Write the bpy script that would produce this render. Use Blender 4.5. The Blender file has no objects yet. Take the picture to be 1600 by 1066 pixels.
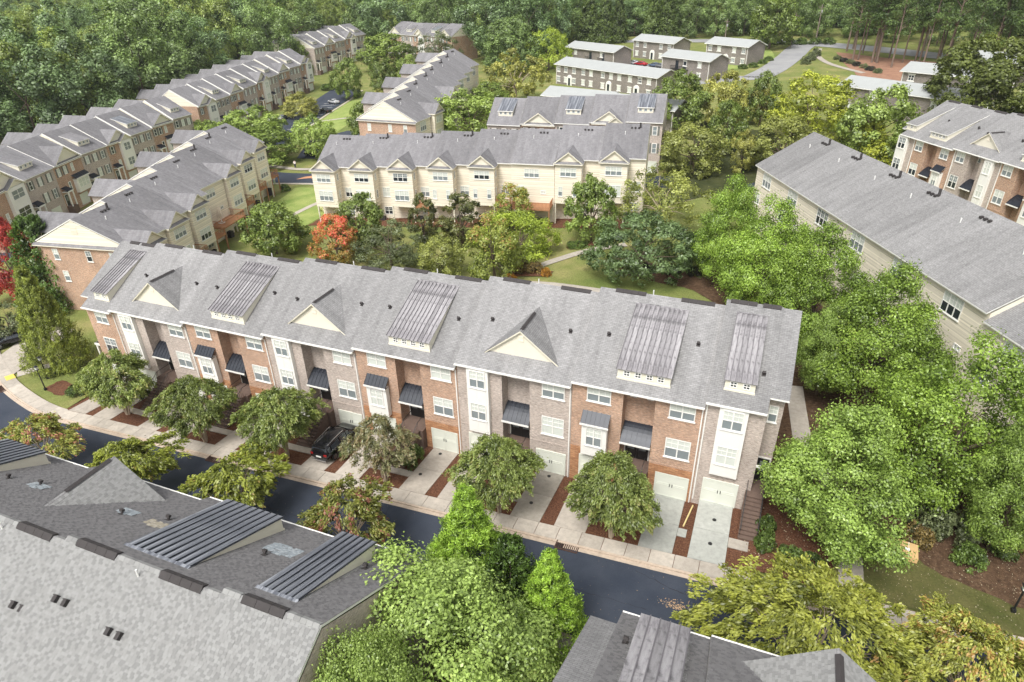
import bpy, bmesh, math, random
import numpy as np
from mathutils import Vector, Matrix

random.seed(7)
rng = np.random.default_rng(7)
SC = bpy.context.scene
COL = SC.collection
R = math.radians

# ---------------------------------------------------------------- camera, sky, sun, exposure
CAM = Vector((60.1578, -39.7041, 38.7807))
yaw, pitch, roll = -0.389, 0.5228, -0.0193
_f = Vector((math.sin(yaw) * math.cos(pitch), math.cos(yaw) * math.cos(pitch), -math.sin(pitch)))
_r = Vector((math.cos(yaw), -math.sin(yaw), 0))
_u = _r.cross(_f)
_r2 = _r * math.cos(roll) + _u * math.sin(roll)
_u2 = -_r * math.sin(roll) + _u * math.cos(roll)
cd = bpy.data.cameras.new('camera')
cam = bpy.data.objects.new('camera', cd)
COL.objects.link(cam)
cam.matrix_world = Matrix((( _r2.x, _u2.x, -_f.x, CAM.x), (_r2.y, _u2.y, -_f.y, CAM.y), (_r2.z, _u2.z, -_f.z, CAM.z), (0, 0, 0, 1)))
cd.sensor_width = 36
cd.lens = 36 * 1020.64 / 1600
cd.clip_end = 6000
SC.camera = cam

W_ = bpy.data.worlds.new('World')
SC.world = W_
W_.use_nodes = True
nt = W_.node_tree
nt.nodes.clear()
sky = nt.nodes.new('ShaderNodeTexSky')
sky.sky_type = 'NISHITA'
sky.sun_disc = False
SUN_EL, SUN_AZ = R(55), R(188)          # azimuth clockwise from +Y
sky.sun_elevation = SUN_EL
sky.sun_rotation = SUN_AZ
sky.air_density = 1.2
sky.dust_density = 4.0
hs = nt.nodes.new('ShaderNodeHueSaturation')
hs.inputs['Saturation'].default_value = 0.12
bg = nt.nodes.new('ShaderNodeBackground')
bg.inputs['Strength'].default_value = 0.10
wo = nt.nodes.new('ShaderNodeOutputWorld')
nt.links.new(sky.outputs[0], hs.inputs['Color'])
nt.links.new(hs.outputs[0], bg.inputs[0])
nt.links.new(bg.outputs[0], wo.inputs[0])
sd = bpy.data.lights.new('sun', 'SUN')
sun = bpy.data.objects.new('sun', sd)
COL.objects.link(sun)
sd.energy = 1.5
sd.angle = R(22)
sd.color = (1, 0.965, 0.91)
sv = Vector((math.sin(SUN_AZ) * math.cos(SUN_EL), math.cos(SUN_AZ) * math.cos(SUN_EL), math.sin(SUN_EL)))
sun.rotation_euler = sv.to_track_quat('Z', 'Y').to_euler()
vs = SC.view_settings
vs.view_transform = 'Standard'
vs.look = 'None'
vs.gamma = 1
vs.use_curve_mapping = False
vs.exposure = 1.05
try:
    SC.cycles.use_denoising = True
    SC.cycles.max_bounces = 6
    SC.cycles.diffuse_bounces = 3
    SC.cycles.glossy_bounces = 2
    SC.cycles.transmission_bounces = 3
    SC.cycles.transparent_max_bounces = 4
    SC.cycles.volume_bounces = 0
    SC.cycles.use_adaptive_sampling = True
    SC.cycles.adaptive_threshold = 0.02
except Exception:
    pass

# ---------------------------------------------------------------- terrain
def gz(x, y):
    z = .0523 * min(max(x, -90), 110)
    z += min(max(y - 15, 0), 45) * .03 + min(max(y - 60, 0), 180) * .055 + max(y - 240, 0) * .025
    return z
SLOPE = .0523

# ---------------------------------------------------------------- materials
MATS = {}
def nodes(name, rough=.8, spec=.3, metal=0.0):
    m = bpy.data.materials.new(name)
    m.use_nodes = True
    t = m.node_tree
    b = t.nodes['Principled BSDF']
    b.inputs['Roughness'].default_value = rough
    b.inputs['Specular IOR Level'].default_value = spec
    b.inputs['Metallic'].default_value = metal
    MATS[name] = m
    return m, t, b
def N(t, typ, **kw):
    n = t.nodes.new(typ)
    for k, v in kw.items():
        if hasattr(n, k):
            setattr(n, k, v)
        else:
            n.inputs[k.replace('_', ' ')].default_value = v
    return n
def noise(t, vec, scale, detail=4, rough=.6):
    n = N(t, 'ShaderNodeTexNoise', Scale=scale, Detail=detail, Roughness=rough)
    if vec is not None:
        t.links.new(vec, n.inputs['Vector'])
    return n.outputs['Fac']
def ramp(t, fac, *stops):
    n = t.nodes.new('ShaderNodeValToRGB')
    e = n.color_ramp.elements
    while len(e) < len(stops):
        e.new(.5)
    for i, (p, c) in enumerate(stops):
        e[i].position = p
        e[i].color = (c[0], c[1], c[2], 1) if not isinstance(c, (int, float)) else (c, c, c, 1)
    t.links.new(fac, n.inputs[0])
    return n.outputs[0]
def mix(t, fac, a, b, typ='MIX'):
    n = t.nodes.new('ShaderNodeMix')
    n.data_type = 'RGBA'
    n.blend_type = typ
    for s, v in ((n.inputs['Factor'], fac), (n.inputs['A'], a), (n.inputs['B'], b)):
        if hasattr(v, 'is_output'):
            t.links.new(v, s)
        elif isinstance(v, (int, float)):
            s.default_value = v
        else:
            s.default_value = (v[0], v[1], v[2], 1)
    return n.outputs['Result']
def mapping(t, out, scale):
    n = t.nodes.new('ShaderNodeMapping')
    n.inputs['Scale'].default_value = scale
    t.links.new(out, n.inputs['Vector'])
    return n.outputs[0]
def bump(t, b, h, strength=.3, dist=.02):
    n = N(t, 'ShaderNodeBump', Strength=strength, Distance=dist)
    t.links.new(h, n.inputs['Height'])
    t.links.new(n.outputs[0], b.inputs['Normal'])
def uv(t):
    return t.nodes.new('ShaderNodeTexCoord').outputs['UV']
def objc(t):
    return t.nodes.new('ShaderNodeTexCoord').outputs['Object']
def geo(t):
    return t.nodes.new('ShaderNodeNewGeometry').outputs['Position']
def orand(t):
    return t.nodes.new('ShaderNodeObjectInfo').outputs['Random']

def flat(name, col, rough=.6, spec=.3, metal=0, var=.12, scale=1.5):
    m, t, b = nodes(name, rough, spec, metal)
    f = noise(t, geo(t), scale, 5, .65)
    c = mix(t, f, [k * (1 - var) for k in col], [min(1, k * (1 + var)) for k in col])
    t.links.new(c, b.inputs['Base Color'])
    return m
def brickmat(name, c1, c2, mortar, w, h, ms=.01, var=.35, rough=.9, bs=.35, streak=None, hv=.26):
    m, t, b = nodes(name, rough, .15)
    u = uv(t)
    n = N(t, 'ShaderNodeTexBrick', Scale=1.0, Brick_Width=w, Row_Height=h, Mortar_Size=ms, Mortar_Smooth=.1, Bias=0.0)
    t.links.new(u, n.inputs['Vector'])
    n.inputs['Color1'].default_value = (*c1, 1)
    n.inputs['Color2'].default_value = (*c2, 1)
    n.inputs['Mortar'].default_value = (*mortar, 1)
    c = n.outputs['Color']
    lo = ramp(t, noise(t, u, .35, 4, .55), (.3, 1 - var), (.7, 1 + var * .6))
    c = mix(t, 1.0, c, lo, 'MULTIPLY')
    hi = ramp(t, noise(t, mapping(t, u, (1 / w * .9, 1 / h * .9, 1)), 1.0, 2, .5), (.3, 1 - hv), (.7, 1 + hv * .8))
    c = mix(t, 1.0, c, hi, 'MULTIPLY')
    if streak:
        s = ramp(t, noise(t, mapping(t, u, (.9, .10, 1)), 1.0, 4, .7), (.42, 1.0), (.68, streak))
        c = mix(t, 1.0, c, s, 'MULTIPLY')
        o = ramp(t, orand(t), (0, .88), (1, 1.1))
        c = mix(t, 1.0, c, o, 'MULTIPLY')
    t.links.new(c, b.inputs['Base Color'])
    bump(t, b, n.outputs['Fac'], -bs, .012)
    return m

brickmat('shingle', (.25, .247, .248), (.30, .296, .296), (.175, .173, .174), .32, .145, .012, .09, .92, .5, .76, .14)
brickmat('shingle_pale', (.25, .25, .245), (.36, .355, .345), (.17, .17, .17), .32, .145, .012, .12, .9, .6, .85)
brickmat('shingle_far', (.205, .20, .21), (.235, .23, .238), (.17, .165, .17), .45, .3, .012, .08, .92, .3, .72, .10)
brickmat('brown_brick', (.53, .295, .18), (.33, .17, .105), (.57, .50, .42), .215, .075, .011, .22)
brickmat('grey_brick', (.52, .435, .385), (.36, .285, .245), (.58, .53, .48), .215, .075, .011, .18)
brickmat('apartment_brick', (.27, .24, .215), (.22, .195, .175), (.28, .255, .235), .4, .15, .011, .15)
brickmat('cream_siding', (.82, .75, .62), (.81, .74, .61), (.73, .67, .55), 40, .15, .010, .07, .7, .25)
brickmat('pale_siding', (.82, .77, .64), (.81, .76, .63), (.70, .66, .55), 40, .16, .01, .05, .7, .2)
brickmat('ledge_stone', (.55, .30, .16), (.40, .19, .10), (.30, .17, .10), .45, .12, .015, .25)
flat('white_trim', (.80, .79, .75), .5, .4, var=.05)
flat('cream_trim', (.74, .70, .58), .6, .3, var=.05)
flat('garage_white', (.70, .72, .64), .5, .35, var=.05)
flat('metal_dark', (.022, .026, .036), .42, .45, .15, var=.3, scale=.8)
flat('seam_grey', (.17, .16, .172), .6, .3, .2, var=.2)
flat('black_paint', (.015, .015, .016), .4, .5, var=.2)
flat('rust_iron', (.07, .04, .032), .7, .3, var=.4, scale=4)
flat('vent_dark', (.055, .05, .05), .8, .2, var=.3, scale=3)
flat('pipe_white', (.75, .75, .73), .5, .3)
flat('wood_deck', (.38, .19, .10), .7, .2, var=.25, scale=2)
flat('wood_pale', (.62, .42, .20), .7, .2, var=.15, scale=2)
flat('paper', (.8, .8, .78), .7, .2)
flat('pipe_yellow', (.72, .58, .28), .6, .3, var=.1)
flat('yellow_pad', (.75, .55, .12), .8, .2)
flat('bark', (.13, .10, .075), .9, .1, var=.4, scale=3)
flat('bark_pale', (.42, .34, .26), .85, .1, var=.3, scale=3)
flat('bark_pine', (.20, .15, .12), .9, .1, var=.4, scale=2)
flat('shutter', (.16, .165, .15), .6, .3)
flat('curtain', (.62, .65, .60), .22, .5, var=.12, scale=1.2)
flat('glass_grey', (.22, .25, .26), .12, .6, var=.25, scale=1.0)
flat('glass_dark', (.03, .037, .045), .06, .8, var=.3, scale=1.0)
flat('apartment_roof', (.36, .375, .37), .85, .2, var=.12, scale=.5)
flat('umbrella_blue', (.05, .09, .38), .7, .2)
flat('umbrella_beige', (.62, .54, .44), .8, .2)
flat('tyre', (.02, .02, .02), .8, .2)
flat('rim', (.30, .30, .31), .3, .6, .8)
flat('chrome', (.65, .65, .67), .2, .6, .9)
flat('tail_red', (.30, .01, .01), .2, .6)
flat('stair_brick', (.15, .105, .085), .9, .15, var=.3, scale=5)
for nm, c in dict(car_black=(.010, .010, .012), car_silver=(.55, .56, .58), car_white=(.8, .8, .8), car_red=(.45, .02, .03), car_blue=(.10, .14, .22), car_grey=(.22, .23, .25)).items():
    flat(nm, c, .16, .7, .2, var=.03)
flat('pole_wood', (.22, .18, .15), .9, .1, var=.3)
flat('skin', (.55, .36, .27), .6, .3)
flat('cloth_white', (.75, .72, .72), .9, .1)
flat('cloth_dark', (.05, .05, .07), .9, .1)
flat('cloth_green', (.45, .55, .40), .9, .1)

def weathered():
    m, t, b = nodes('metal_weathered', .5, .4, .25)
    u = uv(t)
    a = noise(t, mapping(t, u, (2.2, .35, 1)), 1.0, 6, .7)
    c = ramp(t, a, (.32, (.14, .128, .145)), (.47, (.315, .302, .312)), (.66, (.455, .442, .452)))
    g = ramp(t, noise(t, u, 1.5, 4, .6), (.52, 1.0), (.66, .50))
    c = mix(t, 1.0, c, ramp(t, orand(t), (0, .78), (1, 1.12)), 'MULTIPLY')
    c = mix(t, 1.0, c, g, 'MULTIPLY')
    t.links.new(c, b.inputs['Base Color'])
    m, t, b = nodes('metal_new', .30, .6, .3)
    u = uv(t)
    a = noise(t, mapping(t, u, (3.5, .12, 1)), 1.0, 5, .75)
    c = ramp(t, a, (.36, (.085, .092, .115)), (.48, (.15, .16, .185)), (.62, (.42, .44, .48)))  # pale streaks are sheen and highlights painted into the panel colour
    t.links.new(c, b.inputs['Base Color'])
weathered()

def concrete(name, c):
    m, t, b = nodes(name, .88, .2)
    p = geo(t)
    a = ramp(t, noise(t, p, .55, 6, .65), (.3, [k * .80 for k in c]), (.65, c))
    s = ramp(t, noise(t, p, 2.8, 5, .7), (.35, .86), (.6, 1.05))
    a = mix(t, 1.0, a, s, 'MULTIPLY')
    o = ramp(t, orand(t), (0, .87), (1, 1.08))
    a = mix(t, 1.0, a, o, 'MULTIPLY')
    t.links.new(a, b.inputs['Base Color'])
concrete('concrete', (.50, .45, .39))
concrete('concrete_stained', (.36, .33, .285))
concrete('concrete_new', (.455, .465, .43))
concrete('concrete_kerb', (.55, .45, .36))
def asphalt():
    m, t, b = nodes('asphalt', .8, .2)
    p = geo(t)
    a = ramp(t, noise(t, p, .35, 6, .6), (.3, (.034, .043, .062)), (.7, (.054, .063, .084)))
    s = ramp(t, noise(t, p, 30, 2, .5), (.3, .85), (.7, 1.15))
    a = mix(t, 1.0, a, s, 'MULTIPLY')
    sp = ramp(t, noise(t, p, 5.5, 2, .5), (.735, 0.0), (.75, 1.0))
    a = mix(t, sp, a, (.22, .17, .12))
    t.links.new(a, b.inputs['Base Color'])
    m, t, b = nodes('asphalt_pale', .85, .2)
    p = geo(t)
    a = ramp(t, noise(t, p, .2, 5, .6), (.3, (.25, .25, .26)), (.7, (.33, .33, .33)))
    t.links.new(a, b.inputs['Base Color'])
asphalt()
def ground_mats():
    m, t, b = nodes('grass', .95, .1)
    p = geo(t)
    c = ramp(t, noise(t, p, .16, 6, .6), (.28, (.125, .165, .045)), (.5, (.185, .205, .065)), (.72, (.30, .265, .115)))
    s = ramp(t, noise(t, p, 6, 4, .7), (.3, .65), (.7, 1.3))
    t.links.new(mix(t, 1.0, c, s, 'MULTIPLY'), b.inputs['Base Color'])
    bump(t, b, noise(t, p, 14, 3, .7), .5, .05)
    m, t, b = nodes('grass_dark', .95, .1)  # darker, browner grass tone for the right lawn
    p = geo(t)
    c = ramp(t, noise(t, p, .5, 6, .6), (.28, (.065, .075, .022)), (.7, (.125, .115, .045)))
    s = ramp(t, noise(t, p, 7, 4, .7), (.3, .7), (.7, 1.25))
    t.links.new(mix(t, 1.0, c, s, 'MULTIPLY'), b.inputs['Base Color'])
    m, t, b = nodes('grass_bright', .95, .1)
    p = geo(t)
    c = ramp(t, noise(t, p, .3, 6, .6), (.28, (.17, .25, .06)), (.7, (.32, .36, .12)))
    s = ramp(t, noise(t, p, 7, 4, .7), (.3, .7), (.7, 1.25))
    t.links.new(mix(t, 1.0, c, s, 'MULTIPLY'), b.inputs['Base Color'])
    m, t, b = nodes('mulch', .95, .1)
    p = geo(t)
    c = ramp(t, noise(t, p, 9, 5, .8), (.32, (.045, .02, .014)), (.5, (.13, .06, .036)), (.72, (.26, .14, .085)))
    t.links.new(c, b.inputs['Base Color'])
    bump(t, b, noise(t, p, 12, 4, .8), .9, .06)
    m, t, b = nodes('leaf_litter', .95, .1)
    p = geo(t)
    c = ramp(t, noise(t, p, 3.5, 6, .8), (.3, (.04, .024, .015)), (.5, (.095, .058, .036)), (.75, (.20, .13, .08)))
    t.links.new(c, b.inputs['Base Color'])
    bump(t, b, noise(t, p, 9, 4, .8), .8, .06)
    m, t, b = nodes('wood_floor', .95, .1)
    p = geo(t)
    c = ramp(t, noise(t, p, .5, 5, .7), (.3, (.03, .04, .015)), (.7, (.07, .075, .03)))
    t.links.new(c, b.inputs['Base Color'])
    m, t, b = nodes('pine_straw', .95, .1)
    p = geo(t)
    c = ramp(t, noise(t, p, .6, 6, .7), (.3, (.24, .13, .09)), (.7, (.36, .21, .14)))
    t.links.new(c, b.inputs['Base Color'])
ground_mats()

def foliage(name, a, b_, c_=None, transl=.28, tip=.86):
    """a dark leaf, b_ light leaf, c_ the colour of the few turned leaves (attribute leaf_tone)"""
    m = bpy.data.materials.new(name)
    MATS[name] = m
    m.use_nodes = True
    t = m.node_tree
    t.nodes.clear()
    at = N(t, 'ShaderNodeAttribute')
    at.attribute_name = 'leaf_tone'
    fac = at.outputs['Fac']
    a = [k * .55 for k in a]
    b_ = [min(.75, k * 1.32) for k in b_]  # contrast widened: bright tops and dark gaps put into random leaf colours
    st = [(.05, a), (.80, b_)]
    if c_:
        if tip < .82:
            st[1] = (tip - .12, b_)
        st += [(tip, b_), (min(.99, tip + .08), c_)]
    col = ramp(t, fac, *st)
    o = ramp(t, orand(t), (0, .82), (1, 1.16))
    col = mix(t, 1.0, col, o, 'MULTIPLY')
    d = N(t, 'ShaderNodeBsdfDiffuse')
    tr = N(t, 'ShaderNodeBsdfTranslucent')
    t.links.new(col, d.inputs[0])
    t.links.new(mix(t, 1.0, col, (1.25, 1.25, .7), 'MULTIPLY'), tr.inputs[0])
    ms = N(t, 'ShaderNodeMixShader')
    ms.inputs[0].default_value = transl
    t.links.new(d.outputs[0], ms.inputs[1])
    t.links.new(tr.outputs[0], ms.inputs[2])
    gl = N(t, 'ShaderNodeBsdfGlossy')
    gl.inputs['Roughness'].default_value = .42
    m2 = N(t, 'ShaderNodeMixShader')
    m2.inputs[0].default_value = .045
    t.links.new(ms.outputs[0], m2.inputs[1])
    t.links.new(gl.outputs[0], m2.inputs[2])
    ou = N(t, 'ShaderNodeOutputMaterial')
    t.links.new(m2.outputs[0], ou.inputs[0])
foliage('leaf_maple', (.085, .16, .02), (.28, .41, .062), (.44, .52, .11), tip=.86, transl=.18)
foliage('leaf_maple_deep', (.08, .14, .022), (.275, .39, .08), (.42, .47, .16), tip=.86, transl=.18)
foliage('leaf_crape', (.10, .15, .03), (.26, .32, .085), (.42, .40, .15), tip=.86)
foliage('leaf_crape_thin', (.10, .12, .05), (.25, .25, .12), (.38, .30, .16), tip=.7)
foliage('leaf_crape_yellow', (.11, .15, .025), (.32, .36, .06), (.44, .34, .10), tip=.9)
foliage('leaf_crape_pink', (.11, .145, .03), (.29, .31, .07), (.46, .19, .14), tip=.84)
foliage('leaf_crape_orange', (.14, .175, .035), (.36, .38, .08), (.50, .32, .11), tip=.82)
foliage('leaf_crape_feather', (.16, .20, .035), (.43, .46, .08), (.52, .46, .13), tip=.90)
foliage('leaf_conifer_bright', (.09, .18, .02), (.31, .47, .06), (.44, .57, .10), tip=.86, transl=.2)
foliage('leaf_conifer_olive', (.10, .14, .024), (.31, .36, .07), (.33, .32, .08), tip=.88)
foliage('leaf_conifer_dark', (.045, .09, .018), (.12, .20, .04))
foliage('leaf_pale', (.12, .20, .04), (.33, .44, .115), (.50, .54, .19), tip=.86, transl=.22)
foliage('leaf_red', (.14, .19, .04), (.36, .26, .07), (.85, .20, .13), tip=.54, transl=.32)
foliage('leaf_scarlet', (.55, .06, .05), (.72, .10, .085), (.72, .22, .12), tip=.9, transl=.35)
foliage('leaf_oak', (.075, .125, .026), (.25, .33, .075))
foliage('leaf_lightgreen', (.115, .18, .038), (.34, .44, .11))
foliage('leaf_magnolia', (.045, .075, .022), (.16, .17, .055), (.26, .20, .08), tip=.8)
foliage('leaf_greyoak', (.075, .10, .04), (.20, .235, .11))
foliage('leaf_olive', (.11, .14, .03), (.34, .37, .10), (.36, .33, .11), tip=.92)
foliage('leaf_darkolive', (.06, .09, .02), (.19, .23, .055))
foliage('leaf_yellowtop', (.10, .17, .03), (.33, .38, .08), (.62, .36, .13), tip=.70)
foliage('leaf_lime', (.22, .34, .03), (.46, .56, .08))
foliage('leaf_yellow', (.18, .20, .045), (.44, .44, .12), (.46, .37, .13), tip=.88)
foliage('leaf_yellowgreen', (.15, .21, .02), (.46, .50, .07))
foliage('leaf_bluegreen', (.06, .11, .035), (.18, .26, .10))
foliage('leaf_wood', (.065, .115, .036), (.26, .36, .12))
foliage('leaf_wood_light', (.11, .16, .04), (.36, .44, .12))
foliage('leaf_wood_blue', (.06, .115, .045), (.26, .37, .16))
foliage('leaf_ivy', (.05, .10, .025), (.16, .25, .06))
foliage('leaf_pine', (.04, .085, .022), (.14, .21, .06), (.24, .20, .07), tip=.9)
foliage('leaf_cypress', (.055, .10, .025), (.16, .22, .055))
foliage('leaf_shrub', (.05, .095, .022), (.15, .22, .05))
foliage('leaf_dark_shrub', (.015, .02, .015), (.05, .05, .035))
foliage('leaf_orange_shrub', (.40, .16, .02), (.62, .30, .04))
foliage('leaf_brown_shrub', (.12, .09, .03), (.27, .20, .07))
foliage('leaf_pale_shrub', (.22, .26, .10), (.50, .50, .26))
M = MATS

# ---------------------------------------------------------------- mesh builder
class MB:
    def __init__(s):
        s.v, s.f, s.m = [], [], []
    def face(s, pts, m=0):
        i = len(s.v)
        s.v += [tuple(p) for p in pts]
        s.f.append(tuple(range(i, i + len(pts))))
        s.m.append(m)
        return s
    def box(s, x0, x1, y0, y1, z0, z1, m=0, top=None):
        p = [(x0, y0, z0), (x1, y0, z0), (x1, y1, z0), (x0, y1, z0), (x0, y0, z1), (x1, y0, z1), (x1, y1, z1), (x0, y1, z1)]
        for k, q in enumerate(((3, 2, 1, 0), (4, 5, 6, 7), (0, 1, 5, 4), (1, 2, 6, 5), (2, 3, 7, 6), (3, 0, 4, 7))):
            s.face([p[i] for i in q], top if (k == 1 and top is not None) else m)
        return s
    def prism(s, poly, z0, z1, m=0, cap=True):
        n = len(poly)
        for i in range(n):
            a, b = poly[i], poly[(i + 1) % n]
            s.face([(a[0], a[1], z0), (b[0], b[1], z0), (b[0], b[1], z1), (a[0], a[1], z1)], m)
        if cap:
            s.face([(a[0], a[1], z1) for a in poly], m)
        return s
    def xprism(s, prof, x0, x1, m=0, mc=None):
        n = len(prof)
        for i in range(n):
            a, b = prof[i], prof[(i + 1) % n]
            s.face([(x0, *a), (x1, *a), (x1, *b), (x0, *b)], m)
        s.face([(x0, *a) for a in prof], m if mc is None else mc)
        s.face([(x1, *a) for a in reversed(prof)], m if mc is None else mc)
        return s
    def yprism(s, prof, y0, y1, m=0, mc=None):
        n = len(prof)
        for i in range(n):
            a, b = prof[i], prof[(i + 1) % n]
            s.face([(a[0], y0, a[1]), (b[0], y0, b[1]), (b[0], y1, b[1]), (a[0], y1, a[1])], m)
        s.face([(a[0], y0, a[1]) for a in prof], m if mc is None else mc)
        s.face([(a[0], y1, a[1]) for a in reversed(prof)], m if mc is None else mc)
        return s
    def tube(s, p0, p1, r0, r1=None, n=6, m=0, caps=True):
        r1 = r0 if r1 is None else r1
        p0, p1 = Vector(p0), Vector(p1)
        d = (p1 - p0).normalized()
        a = d.orthogonal().normalized()
        b = d.cross(a)
        A = [p0 + (a * math.cos(k * 2 * math.pi / n) + b * math.sin(k * 2 * math.pi / n)) * r0 for k in range(n)]
        B = [p1 + (a * math.cos(k * 2 * math.pi / n) + b * math.sin(k * 2 * math.pi / n)) * r1 for k in range(n)]
        for k in range(n):
            s.face([A[k], A[(k + 1) % n], B[(k + 1) % n], B[k]], m)
        if caps:
            s.face(B, m)
            s.face(A[::-1], m)
        return s
    def mesh(s, name, mats, smooth=False):
        me = bpy.data.meshes.new(name)
        me.from_pydata(s.v, [], s.f)
        for k in mats if isinstance(mats, (list, tuple)) else [mats]:
            me.materials.append(M[k])
        me.polygons.foreach_set('material_index', s.m)
        if smooth:
            me.polygons.foreach_set('use_smooth', [True] * len(s.f))
        co = np.array(s.v, float)
        uvs = np.zeros((sum(len(f) for f in s.f), 2))
        k = 0
        for f in s.f:
            P = co[list(f)]
            n = np.cross(P[1] - P[0], P[2] - P[0])
            if len(f) > 3:
                n = n + np.cross(P[2] - P[0], P[3] - P[0])
            L = np.linalg.norm(n)
            n = n / L if L > 1e-12 else np.array([0, 0, 1.])
            if abs(n[2]) > .97:
                U, V_ = P[:, 0], P[:, 1]
            else:
                h = np.array([-n[1], n[0], 0])
                h /= np.linalg.norm(h)
                v = np.cross(n, h)
                U, V_ = P @ h, P @ v
            uvs[k:k + len(f), 0] = U
            uvs[k:k + len(f), 1] = V_
            k += len(f)
        me.uv_layers.new(name='UVMap').data.foreach_set('uv', uvs.ravel())
        me.validate()
        return me
CACHE = {}
def cached(key, fn):
    if key not in CACHE:
        CACHE[key] = fn()
    return CACHE[key]
def obj(name, me, parent=None, loc=(0, 0, 0), rot=0, scale=None):
    o = bpy.data.objects.new(name, me)
    COL.objects.link(o)
    o.location = loc
    if isinstance(rot, (tuple, list)):
        o.rotation_euler = rot
    elif rot:
        o.rotation_euler = (0, 0, rot)
    if scale is not None:
        o.scale = scale
    if parent is not None:
        o.parent = parent
    return o
def tag(o, label=None, cat=None, group=None, kind=None):
    for k, v in (('label', label), ('category', cat), ('group', group), ('kind', kind)):
        if v:
            o[k] = v
    return o
def empty(name, loc, rot=0, label=None, cat=None, group=None, scale=None):
    o = obj(name, None, None, loc, rot, scale)
    o.empty_display_size = .3
    return tag(o, label, cat, group)
def struct(name, me, parent=None, loc=(0, 0, 0)):
    o = obj(name, me, parent, loc)
    if parent is None:
        o['kind'] = 'structure'
    return o
# ---------------------------------------------------------------- ground
def terrain_mesh():
    xs = sorted(set([-880, -700, -500, -380, -300, -240, -200, -160, -130, -110, -90] + list(range(-85, 110, 5)) + [-4.6, -3.6, 62.4, 63.6, 110, 125, 150, 180, 230, 300, 400, 600, 880]))
    ys = sorted(set([-300, -150, -90, -60, -45] + list(range(-40, 60, 5)) + [-7.0, -6.0, 13.4, 14.4, 15, 60] + list(range(65, 241, 7)) + [240, 260, 300, 350, 420, 500, 600, 800, 960]))
    v = []
    for y in ys:
        for x in xs:
            z = gz(x, y)
            if -4 < x < 63 and -6.5 < y < 14:
                z -= .8
            if y > 420:
                z += min((y - 420) * .05, 60)
            v.append((x, y, z))
    n = len(xs)
    b = MB()
    for j in range(len(ys) - 1):
        for i in range(n - 1):
            b.face([v[j * n + i], v[j * n + i + 1], v[(j + 1) * n + i + 1], v[(j + 1) * n + i]])
    return b.mesh('ground', 'grass')
struct('ground', terrain_mesh())

def drape(name, poly, off, mat, step=5.0, zf=None):
    bm = bmesh.new()
    f = bm.faces.new([bm.verts.new((x, y, 0)) for x, y in poly])
    xs = [p[0] for p in poly]
    ys = [p[1] for p in poly]
    cuts = [((x, 0, 0), (1, 0, 0)) for x in np.arange(math.ceil(min(xs) / step) * step, max(xs), step)]
    cuts += [((0, y, 0), (0, 1, 0)) for y in np.arange(math.ceil(min(ys) / step) * step, max(ys), step)]
    for co, no in cuts:
        bmesh.ops.bisect_plane(bm, geom=bm.verts[:] + bm.edges[:] + bm.faces[:], plane_co=co, plane_no=no)
    bmesh.ops.triangulate(bm, faces=bm.faces[:])
    zf = zf or gz
    for v in bm.verts:
        v.co.z = zf(v.co.x, v.co.y) + off
    bmesh.ops.recalc_face_normals(bm, faces=bm.faces[:])
    me = bpy.data.meshes.new(name)
    bm.to_mesh(me)
    bm.free()
    me.materials.append(M[mat])
    return me
def offset_path(path, d):
    out = []
    for i, p in enumerate(path):
        a = Vector(path[max(i - 1, 0)][:2])
        c = Vector(path[min(i + 1, len(path) - 1)][:2])
        t = (c - a).normalized()
        out.append((p[0] - t.y * d, p[1] + t.x * d))
    return out
def ribbon(path, d0, d1):
    return offset_path(path, d0) + offset_path(path, d1)[::-1]
def wavy(poly, amp=.35, n=4):
    out = []
    for i in range(len(poly)):
        a, b = Vector(poly[i]), Vector(poly[(i + 1) % len(poly)])
        for k in range(n):
            q = a.lerp(b, k / n)
            out.append((q.x + random.uniform(-amp, amp), q.y + random.uniform(-amp, amp)))
    return out

KERB = [(95, -7.62), (70, -7.62), (45, -7.62), (20, -7.62), (2, -7.62), (-3, -7.65), (-6, -7.35), (-8.8, -6.8), (-13, -5.7), (-17, -4.3), (-24, -1.2), (-34, 4.5)]
def smooth_path(p, n=4):
    out = []
    for i in range(len(p) - 1):
        p0, p1, p2, p3 = (Vector(p[max(i - 1, 0)]), Vector(p[i]), Vector(p[i + 1]), Vector(p[min(i + 2, len(p) - 1)]))
        for k in range(n):
            t = k / n
            q = .5 * ((2 * p1) + (p2 - p0) * t + (2 * p0 - 5 * p1 + 4 * p2 - p3) * t * t + (3 * p1 - p0 - 3 * p2 + p3) * t ** 3)
            out.append((q.x, q.y))
    out.append(tuple(p[-1]))
    return out
KP = smooth_path(KERB)
struct('road', drape('road', ribbon(KP, 0.0, 7.1), .03, 'asphalt'))
def strip_solid(name, path, d0, d1, z0, z1, mat):
    A, B = offset_path(path, d0), offset_path(path, d1)
    b = MB()
    for i in range(len(path) - 1):
        q = [A[i], A[i + 1], B[i + 1], B[i]]
        lo = [(x, y, gz(x, y) + z0) for x, y in q]
        hi = [(x, y, gz(x, y) + z1) for x, y in q]
        b.face(hi)
        for k in range(4):
            b.face([lo[k], lo[(k + 1) % 4], hi[(k + 1) % 4], hi[k]])
    return b.mesh(name, mat)
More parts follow.
